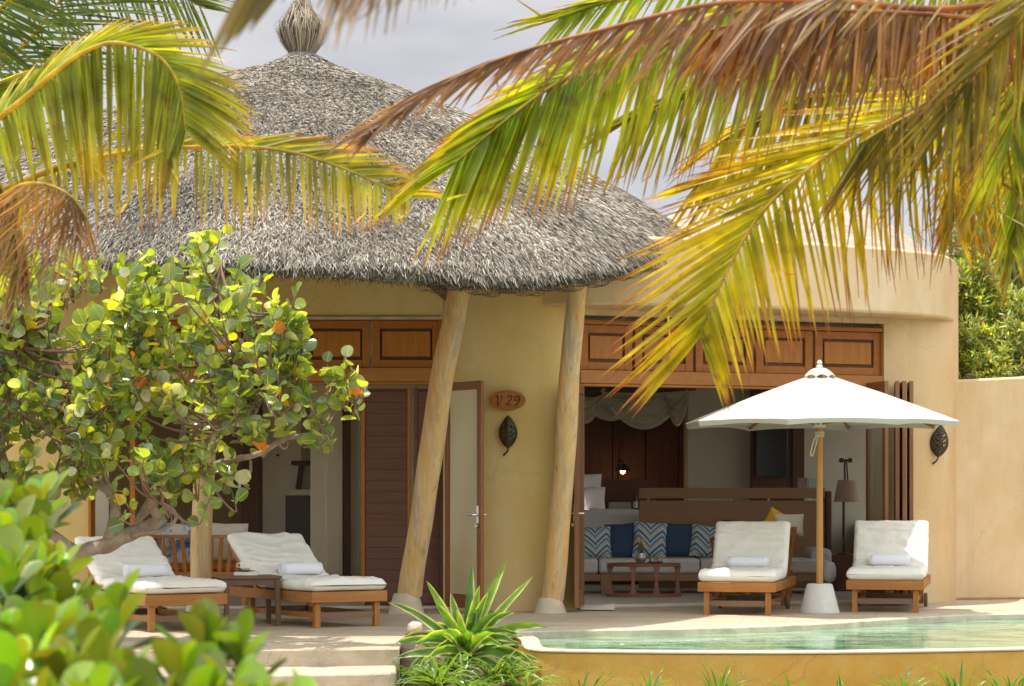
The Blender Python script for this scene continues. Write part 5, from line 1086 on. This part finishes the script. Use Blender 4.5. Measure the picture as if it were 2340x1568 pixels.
def vpx(dx, dy, dY=0): return Vector((dx, dY, -dy))
GRN = dict(a=(.16, .30, .015), b=(.42, .45, .012), c=(.40, .16, .03), d=(.20, .06, .03))
YEL = dict(a=(.32, .38, .015), b=(.62, .50, .012), c=(.38, .12, .03), d=(.15, .03, .02))
DEAD = dict(a=(.26, .165, .10), b=(.27, .155, .085), c=(.24, .13, .07), d=(.38, .28, .2))
DORG = dict(a=(.34, .19, .07), b=(.38, .19, .05), c=(.27, .15, .07), d=(.40, .28, .17))
DRK = dict(a=(.06, .12, .02), b=(.13, .19, .02), c=(.24, .20, .03), d=(.16, .09, .03))
GRY = dict(a=(.30, .24, .22), b=(.34, .28, .27), c=(.30, .25, .24), d=(.28, .22, .2))
OLV = dict(a=(.22, .22, .03), b=(.34, .28, .03), c=(.26, .15, .04), d=(.2, .1, .04))
def frond(parent, ctrl, n, sides, pal_, seed, wd=.034, rr=.016, t0=.12, label=None, jit=.10, nseg=9, rcol=None, face=None):
    """ctrl: rachis points (px,py,Y); sides: (dir at base, dir at tip, [lengths in metres along t], droop)"""
    random.seed(seed); C_ = catmull([P(*c) for c in ctrl], 80); Vv = []; F = []; Cc = []
    def rp(t):
        k = t*80; k0 = min(int(k), 79); return C_[k0].lerp(C_[k0+1], k-k0)
    def rt(t): return (rp(min(t+.02, 1))-rp(max(t-.02, 0))).normalized()
    c4 = [Vector(pal_[k]) for k in 'abcd']
    for (d0, d1, lens, droop) in sides:
        for i in range(n):
            if random.random() < .07: continue
            t = t0+(1-t0)*(i+random.uniform(-.4, .4))/n; t = min(max(t, t0), 1); u = (t-t0)/(1-t0)
            x = u*(len(lens)-1); k = min(int(x), len(lens)-2); ln = lerp(lens[k], lens[k+1], x-k)*(random.uniform(.88, 1.08) if random.random() < .85 else random.uniform(.55, .9))
            d = (d0.normalized()*(1-u)+d1.normalized()*u).normalized(); d = (d+rv()*jit).normalized(); p = rp(t)
            N = Vector((random.gauss(0, .6), -1, random.gauss(.25, .6))).normalized()
            if face is not None: N = (face+rv()*.3).normalized()
            w_ = wd*random.uniform(.75, 1.15); b0 = len(Vv); q = p.copy(); dd = d.copy(); br = random.uniform(.52, .86); tone = random.uniform(.55, 1.25); kink = random.random() < .08; ks = random.uniform(.4, .8); hue = random.random()
            for s in range(nseg+1):
                s_ = s/nseg; wv = w_*min(1, .35+s_*4)*(1-s_**1.9)**1.15+.0016; sd = dd.cross(N); 
                if sd.length < 1e-3: sd = Vector((1, 0, 0))
                sd.normalize(); nn_ = sd.cross(dd)
                if s_ < br: c = c4[0].lerp(c4[1], min(1, s_/br*.8+hue*.35))
                elif s_ < .97: c = c4[1].lerp(c4[2], min(1, (s_-br)/(.97-br)*1.3)**1.5)
                else: c = c4[3]
                c = c*tone
                for j, e in enumerate((-1, 0, 1)): Vv.append((q+sd*wv*.5*e-nn_*wv*.22*(1-abs(e)))[:]); Cc.append(c[:])
                q = q+dd*ln/nseg; dd = (dd+Vector((0, 0, -droop/nseg*(.3+1.4*s_)))+(rv()*.9 if kink and abs(s_-ks) < .08 else Vector((0, 0, 0)))).normalized()
            for s in range(nseg):
                for j in (0, 1): a = b0+s*3+j; F.append((a, a+1, a+4, a+3))
    # rachis
    m_ = len(C_); rc = Vector(rcol or (.42, .34, .04)); NN = 7
    for k, p in enumerate(C_):
        tt = (C_[min(k+1, m_-1)]-C_[max(k-1, 0)]).normalized(); sx = tt.cross(Vector((0, 1, 0))).normalized(); sy = tt.cross(sx); r_ = rr*(1-.8*k/(m_-1))
        for j in range(NN+1-1): a = 2*math.pi*j/NN; Vv.append((p+(sx*math.cos(a)+sy*math.sin(a))*r_)[:]); Cc.append((rc*(1+.1*math.sin(k)))[:])
    b0 = len(Vv)-m_*NN
    for k in range(m_-1):
        for j in range(NN): F.append((b0+k*NN+j, b0+k*NN+(j+1) % NN, b0+(k+1)*NN+(j+1) % NN, b0+(k+1)*NN+j))
    o = bigmesh('frond', np.array(Vv), np.array(F), PALM, np.array(Cc), parent, smooth=True)
    if label: o['label'] = label
    return o
def palm_base(label, bx, Y, top, lean=0):
    b = P(bx, HY, Y); b.z = -.6; t = thing('coconut_palm', label, 'palm tree', b); tp = Vector(top); tr_ = MB()
    pts = catmull([b, b.lerp(tp, .5)+Vector((lean, 0, 0)), tp], 24); tr_.tube(pts, [.17-.05*k/24+(.012 if k % 2 else 0) for k in range(25)], 14); tr_.build('trunk', PBARK, t); return t
TR = P(2750, -60, 11.5); pr_ = palm_base('coconut palm at right whose yellow green fronds fill the upper right', 2850, 11.5, TR)
rb = (2750, -60, 11.5)
L_ = lambda *a: list(a)
# main frond
frond(pr_, [rb, (2300, -70, 11), (1950, -35, 10.6), (1650, 30, 10.4), (1450, 95, 10.3), (1321, 161, 10.2), (1225, 222, 10.2), (1137, 290, 10.2), (1040, 372, 10.2)], 124,
      [(vpx(-.15, 1, .1), vpx(-.42, 1, -.05), L_(.72, .76, .74, .66, .62, .50), .12), (vpx(-1, .0, .3), vpx(-1, .62, .1), L_(.55, .62, .62, .58, .54, .50), .35)], GRN, 1, .031, .018, .14, jit=.05)
# dead frond over the top
frond(pr_, [rb, (2400, -10, 10), (2150, 20, 9.7), (1900, 2, 9.5), (1640, 8, 9.4), (1400, 62, 9.4), (1150, 132, 9.4), (960, 222, 9.4), (850, 305, 9.4)], 84,
      [(vpx(-.15, 1, .0), vpx(-.85, .6, 0), L_(.44, .60, .58, .34, .22, .18), .35), (vpx(-.8, .6, .2), vpx(-.95, .42, 0), L_(.42, .5, .5, .36, .34, .3), .5), (vpx(-.4, 1, -.3), vpx(-.9, .5, 0), L_(.40, .52, .44, .24, .2, .2), .4)], DEAD, 2, .018, .016, .12, 'dry brown hanging frond', jit=.16, rcol=(.30, .16, .08))
frond(pr_, [rb, (2420, 20, 9.9), (2240, 40, 9.7), (2080, 30, 9.6), (1900, 25, 9.5), (1740, 40, 9.5), (1620, 70, 9.5)], 96,
      [(vpx(.12, 1, .0), vpx(-.35, 1, 0), L_(.36, .46, .48, .44, .30), .3), (vpx(-.3, 1, .2), vpx(-.7, .8, 0), L_(.36, .42, .44, .40, .26), .3), (vpx(0, 1, -.3), vpx(-.5, .9, 0), L_(.32, .42, .42, .34, .26), .3)], DORG, 14, .017, .014, .2, 'dry orange brown hanging frond', jit=.18, rcol=(.30, .16, .08))
# second frond, lower right
frond(pr_, [rb, (2500, 60, 11.4), (2296, 165, 11), (2120, 235, 10.8), (1977, 300, 10.7), (1857, 379, 10.6), (1752, 473, 10.6), (1685, 574, 10.6), (1620, 710, 10.6), (1598, 770, 10.6)], 92,
      [(vpx(-1, -.12, .1), vpx(-.66, .78, 0), L_(.5, .7, .78, .78, .74, .64, .46), .04), (vpx(.02, 1, 0), vpx(.34, 1, 0), L_(.5, .66, .76, .72, .58, .44, .34), .12)], YEL, 3, .024, .018, .20, jit=.06)
frond(pr_, [rb, (2450, -30, 11.8), (2250, 20, 11.8), (2000, 80, 11.8), (1780, 135, 11.8), (1580, 200, 11.8), (1430, 275, 11.8)], 100,
      [(vpx(-.1, 1, .1), vpx(-.4, 1, 0), L_(.6, .66, .66, .60, .5, .4), .12), (vpx(-1, .1, .1), vpx(-1, .5, 0), L_(.5, .6, .6, .5, .4), .3)], dict(a=(.14, .24, .015), b=(.30, .32, .012), c=(.44, .26, .02), d=(.22, .06, .02)), 15, .026, .018, .15, jit=.08)
frond(pr_, [rb, (2520, 60, 10.4), (2380, 120, 10.4), (2230, 190, 10.4), (2090, 255, 10.4), (1960, 330, 10.4)], 60,
      [(vpx(.12, 1, 0), vpx(-.05, 1, 0), L_(.6, .8, .85, .7, .5), .1), (vpx(-.5, 1, .1), vpx(-.7, 1, 0), L_(.5, .7, .7, .55, .4), .25)], dict(a=(.16, .18, .02), b=(.26, .20, .02), c=(.22, .10, .02), d=(.16, .05, .02)), 16, .017, .014, .2, jit=.10)
frond(pr_, [rb, (2560, -40, 10), (2440, 60, 10), (2350, 200, 10), (2300, 340, 10)], 50,
      [(vpx(-.7, .7, 0), vpx(-.4, 1, 0), L_(.5, .7, .7, .5), .3), (vpx(.3, 1, 0), vpx(.3, 1, 0), L_(.5, .7, .6, .4), .2)], GRN, 17, .022, .014, .2, jit=.12)
frond(pr_, [rb, (2400, 100, 12.4), (2150, 140, 12.4), (1950, 180, 12.4), (1780, 240, 12.4), (1650, 320, 12.4)], 84,
      [(vpx(0, 1, .1), vpx(-.4, 1, 0), L_(.6, .66, .66, .60, .5, .4), .08), (vpx(-1, .2, .1), vpx(-.9, .6, 0), L_(.5, .6, .6, .5, .4), .15)], YEL, 18, .024, .018, .2, jit=.08)
frond(pr_, [rb, (2400, -90, 12.2), (2100, -60, 12.2), (1800, -10, 12.2), (1560, 60, 12.2), (1380, 140, 12.2)], 90,
      [(vpx(-.1, 1, .1), vpx(-.4, 1, 0), L_(.6, .66, .66, .60, .5, .4), .1), (vpx(-1, .1, .1), vpx(-1, .4, 0), L_(.5, .6, .6, .5, .45), .15)], dict(a=(.16, .24, .015), b=(.40, .36, .012), c=(.44, .22, .02), d=(.22, .06, .02)), 19, .026, .018, .2, jit=.08)
# upper frond joining toward the left
frond(pr_, [rb, (2450, 80, 12), (2200, 190, 12), (1977, 290, 12), (1820, 345, 12), (1690, 388, 12), (1590, 425, 12)], 60,
      [(vpx(-.9, .15, 0), vpx(-1, .3, 0), L_(.4, .5, .42, .36, .3), .1), (vpx(-.2, 1, .1), vpx(-.7, .9, 0), L_(.5, .55, .5, .42, .3), .2)], YEL, 4, .024, .016, .25, jit=.07)
# far right frond
frond(pr_, [rb, (2480, 40, 11.2), (2330, 130, 11.2), (2250, 240, 11.2), (2215, 330, 11.2), (2192, 420, 11.2), (2180, 490, 11.2)], 56,
      [(vpx(.75, .85, .1), vpx(.30, 1, 0), L_(.5, .6, .62, .52, .38, .3), .12), (vpx(-.75, .8, .1), vpx(-.25, 1, 0), L_(.4, .5, .5, .44, .36, .28), .2)], YEL, 5, .028, .018, .2, jit=.06)
# green right edge fronds
frond(pr_, [rb, (2600, 10, 10.8), (2440, 150, 10.8), (2360, 300, 10.8), (2330, 450, 10.8), (2320, 560, 10.8)], 44, [(vpx(-.8, .7, .1), vpx(-.2, 1, 0), L_(.4, .5, .45, .3), .3), (vpx(.8, .7, .1), vpx(.2, 1, 0), L_(.4, .5, .45, .3), .3)], GRN, 6, .026, .018, .2)
frond(pr_, [rb, (2560, -150, 9.5), (2420, -60, 9.5), (2320, 60, 9.5), (2230, 170, 9.6), (2160, 260, 9.6)], 44, [(vpx(-1, .35, 0), vpx(-.7, .8, 0), L_(.5, .6, .5, .35), .4), (vpx(.0, 1, 0), vpx(-.1, 1, 0), L_(.5, .6, .5, .35), .3)], OLV, 7, .020, .014, .2, jit=.14)
frond(pr_, [rb, (2500, -200, 9), (2300, -150, 8.8), (2050, -80, 8.6), (1900, -20, 8.6)], 40, [(vpx(-.7, .75, 0), vpx(-.85, .5, 0), L_(.35, .42, .4, .3), .3)], dict(a=(.34, .22, .12), b=(.42, .32, .22), c=(.4, .3, .2), d=(.3, .2, .14)), 8, .022, .014, .3, 'pale dry frond tips', jit=.2)
# frond behind the top
frond(pr_, [rb, (2300, -140, 13.5), (1900, -110, 13.5), (1600, -50, 13.5), (1400, 0, 13.5), (1280, 40, 13.5)], 60, [(vpx(-1, .25, .1), vpx(-1, .2, 0), L_(.5, .6, .55, .4), .1), (vpx(-.3, 1, .1), vpx(-.7, .8, 0), L_(.5, .6, .5, .3), .2)], GRN, 9, .026, .018, .2)
# left palm
TL = P(-420, 330, 11.5); plm = palm_base('coconut palm beyond the left edge with two long arching fronds', -450, 11.5, TL); lb = (-420, 330, 11.5)
frond(plm, [lb, (-150, 360, 11), (0, 268, 10.8), (122, 168, 10.8), (190, 120, 10.8), (262, 98, 10.8), (350, 122, 10.8), (395, 168, 10.8), (416, 227, 10.8), (424, 300, 10.8)], 92,
      [(vpx(.25, .9, .1), vpx(-.30, 1, .05), L_(.40, .52, .64, .68, .60, .48, .30), .10), (vpx(.2, -.6, .3), vpx(.8, .65, .1), L_(.30, .36, .40, .46, .44, .40, .30), .30)], dict(a=(.20, .28, .03), b=(.38, .38, .03), c=(.54, .34, .02), d=(.26, .10, .03)), 11, .030, .018, .16, jit=.06)
frond(plm, [lb, (-200, 500, 11.2), (0, 437, 11), (136, 381, 11), (315, 345, 11), (490, 336, 11), (595, 338, 11), (690, 354, 11), (784, 385, 11), (870, 422, 11), (935, 452, 11)], 92,
      [(vpx(-.05, 1, .05), vpx(.05, 1, 0), L_(.34, .34, .36, .38, .40, .36, .26, .12), .05), (vpx(.75, -.35, .2), vpx(1, -.02, .1), L_(.26, .30, .34, .40, .38, .30, .22), .22)], dict(a=(.26, .32, .05), b=(.46, .40, .06), c=(.50, .20, .02), d=(.20, .05, .02)), 12, .024, .018, .08, jit=.07)
frond(plm, [lb, (-100, 470, 10.6), (60, 420, 10.4), (150, 440, 10.3), (200, 500, 10.3)], 50, [(vpx(-.4, 1, 0), vpx(-.1, 1, 0), L_(.4, .52, .52, .46), .7), (vpx(.1, 1, 0), vpx(.3, 1, 0), L_(.3, .36, .34, .3), .4), (vpx(-.8, .6, 0), vpx(-.9, .9, 0), L_(.5, .6, .65, .6), .5)], dict(a=(.30, .17, .06), b=(.34, .20, .08), c=(.34, .23, .13), d=(.4, .28, .17)), 13, .006, .014, .3, 'dry brown drooping frond', jit=.2)
frond(plm, [lb, (-200, 200, 11), (-60, 330, 10.9), (30, 480, 10.8), (60, 620, 10.8)], 60, [(vpx(-.3, 1, 0), vpx(-.3, 1, 0), L_(.4, .42, .4, .3), .5), (vpx(.5, .9, 0), vpx(.0, 1, 0), L_(.3, .36, .3, .25), .5)], dict(a=(.20, .20, .04), b=(.26, .16, .05), c=(.28, .14, .05), d=(.3, .2, .14)), 14, .024, .014, .2, jit=.15)
# background palm at top left
BP = P(-260, 330, 15.5); bp = palm_base('dark green coconut palm behind at the top left corner', -280, 15.5, BP); bb = (-260, 330, 15.5)
frond(bp, [bb, (-100, 230, 15.5), (40, 118, 15.5), (133, 7, 15.5), (200, -80, 15.5)], 56, [(vpx(1, .1, 0), vpx(1, -.1, 0), L_(.7, .9, .95, .8), .35), (vpx(-.9, .2, 0), vpx(-.5, -.7, 0), L_(.5, .7, .7, .5), .3)], DRK, 21, .024, .022, .15, jit=.09)
frond(bp, [bb, (-150, 200, 15), (-60, 90, 15), (0, 20, 15), (80, -60, 15)], 44, [(vpx(.7, .8, 0), vpx(1, .3, 0), L_(.6, .8, .8, .6), .6), (vpx(-.7, .6, 0), vpx(-.6, -.3, 0), L_(.5, .6, .6, .4), .4)], DRK, 22, .022, .02, .2)
frond(bp, [bb, (-120, 260, 14.6), (-20, 200, 14.6), (40, 190, 14.6), (90, 240, 14.6)], 40, [(vpx(.5, 1, 0), vpx(.2, 1, 0), L_(.4, .5, .5, .3), .5), (vpx(.7, -.5, 0), vpx(1, .2, 0), L_(.4, .5, .4, .3), .4)], GRN, 23, .034, .018, .2)
frond(bp, [bb, (-60, 60, 16), (150, -40, 16), (330, -40, 16), (470, 20, 16)], 54, [(vpx(.3, 1, 0), vpx(.4, 1, 0), L_(.5, .7, .7, .4), .2), (vpx(.8, -.4, 0), vpx(1, .2, 0), L_(.4, .5, .5, .3), .2)], DRK, 24, .020, .018, .2)
FB = P(2420, 560, 33); fb = palm_base('distant coconut palm above the garden wall at the right edge', 2440, 33, FB)
for k, e in enumerate((((2330, 540), (2250, 590), (2215, 680)), ((2340, 620), (2280, 690), (2262, 790)), ((2400, 480), (2320, 470), (2240, 520)))):
    frond(fb, [(2420, 560, 33)]+[(x, y, 33) for x, y in e], 40, [(vpx(-.5, 1, 0), vpx(-.3, 1, 0), L_(.6, .9, .9, .5), .3), (vpx(.3, 1, 0), vpx(.3, 1, 0), L_(.6, .9, .9, .5), .3)], dict(a=(.14, .22, .06), b=(.22, .30, .08), c=(.3, .3, .1), d=(.2, .16, .08)), 60+k, .05, .03, .15)
# near overhead palm, strongly out of focus
NP = P(850, -1700, 3.6); npm = palm_base('near coconut palm overhead whose blurred frond ends hang into the top', 5200, 3.9, Vector((3.2, 3.9, 3.6)))
nb_ = (3.2/3.9*FPX+HX, HY-(3.6-EYE)/3.9*FPX, 3.9)
frond(npm, [nb_, (3200, -1300, 3.9), (1700, -700, 4.0), (900, -260, 4.0), (690, -90, 4.0), (560, -60, 4.0)], 15, [(vpx(-.5, .95, 0), vpx(-.62, 1, 0), L_(.04, .05, .06, .14, .30), .0)], dict(a=(.16, .11, .04), b=(.24, .20, .04), c=(.14, .09, .04), d=(.1, .06, .03)), 31, .034, .014, .5, jit=.06)
frond(npm, [nb_, (3300, -1100, 5), (1900, -500, 5.2), (1200, -170, 5.2), (900, -90, 5.2), (760, -60, 5.2)], 34, [(vpx(-.15, 1, 0), vpx(-.2, 1, 0), L_(.10, .12, .16, .19, .16), .05), (vpx(-.6, .9, 0), vpx(-.5, 1, 0), L_(.10, .12, .16, .16, .12), .05)], GRY, 32, .010, .008, .55, jit=.09, rcol=(.3, .26, .24))
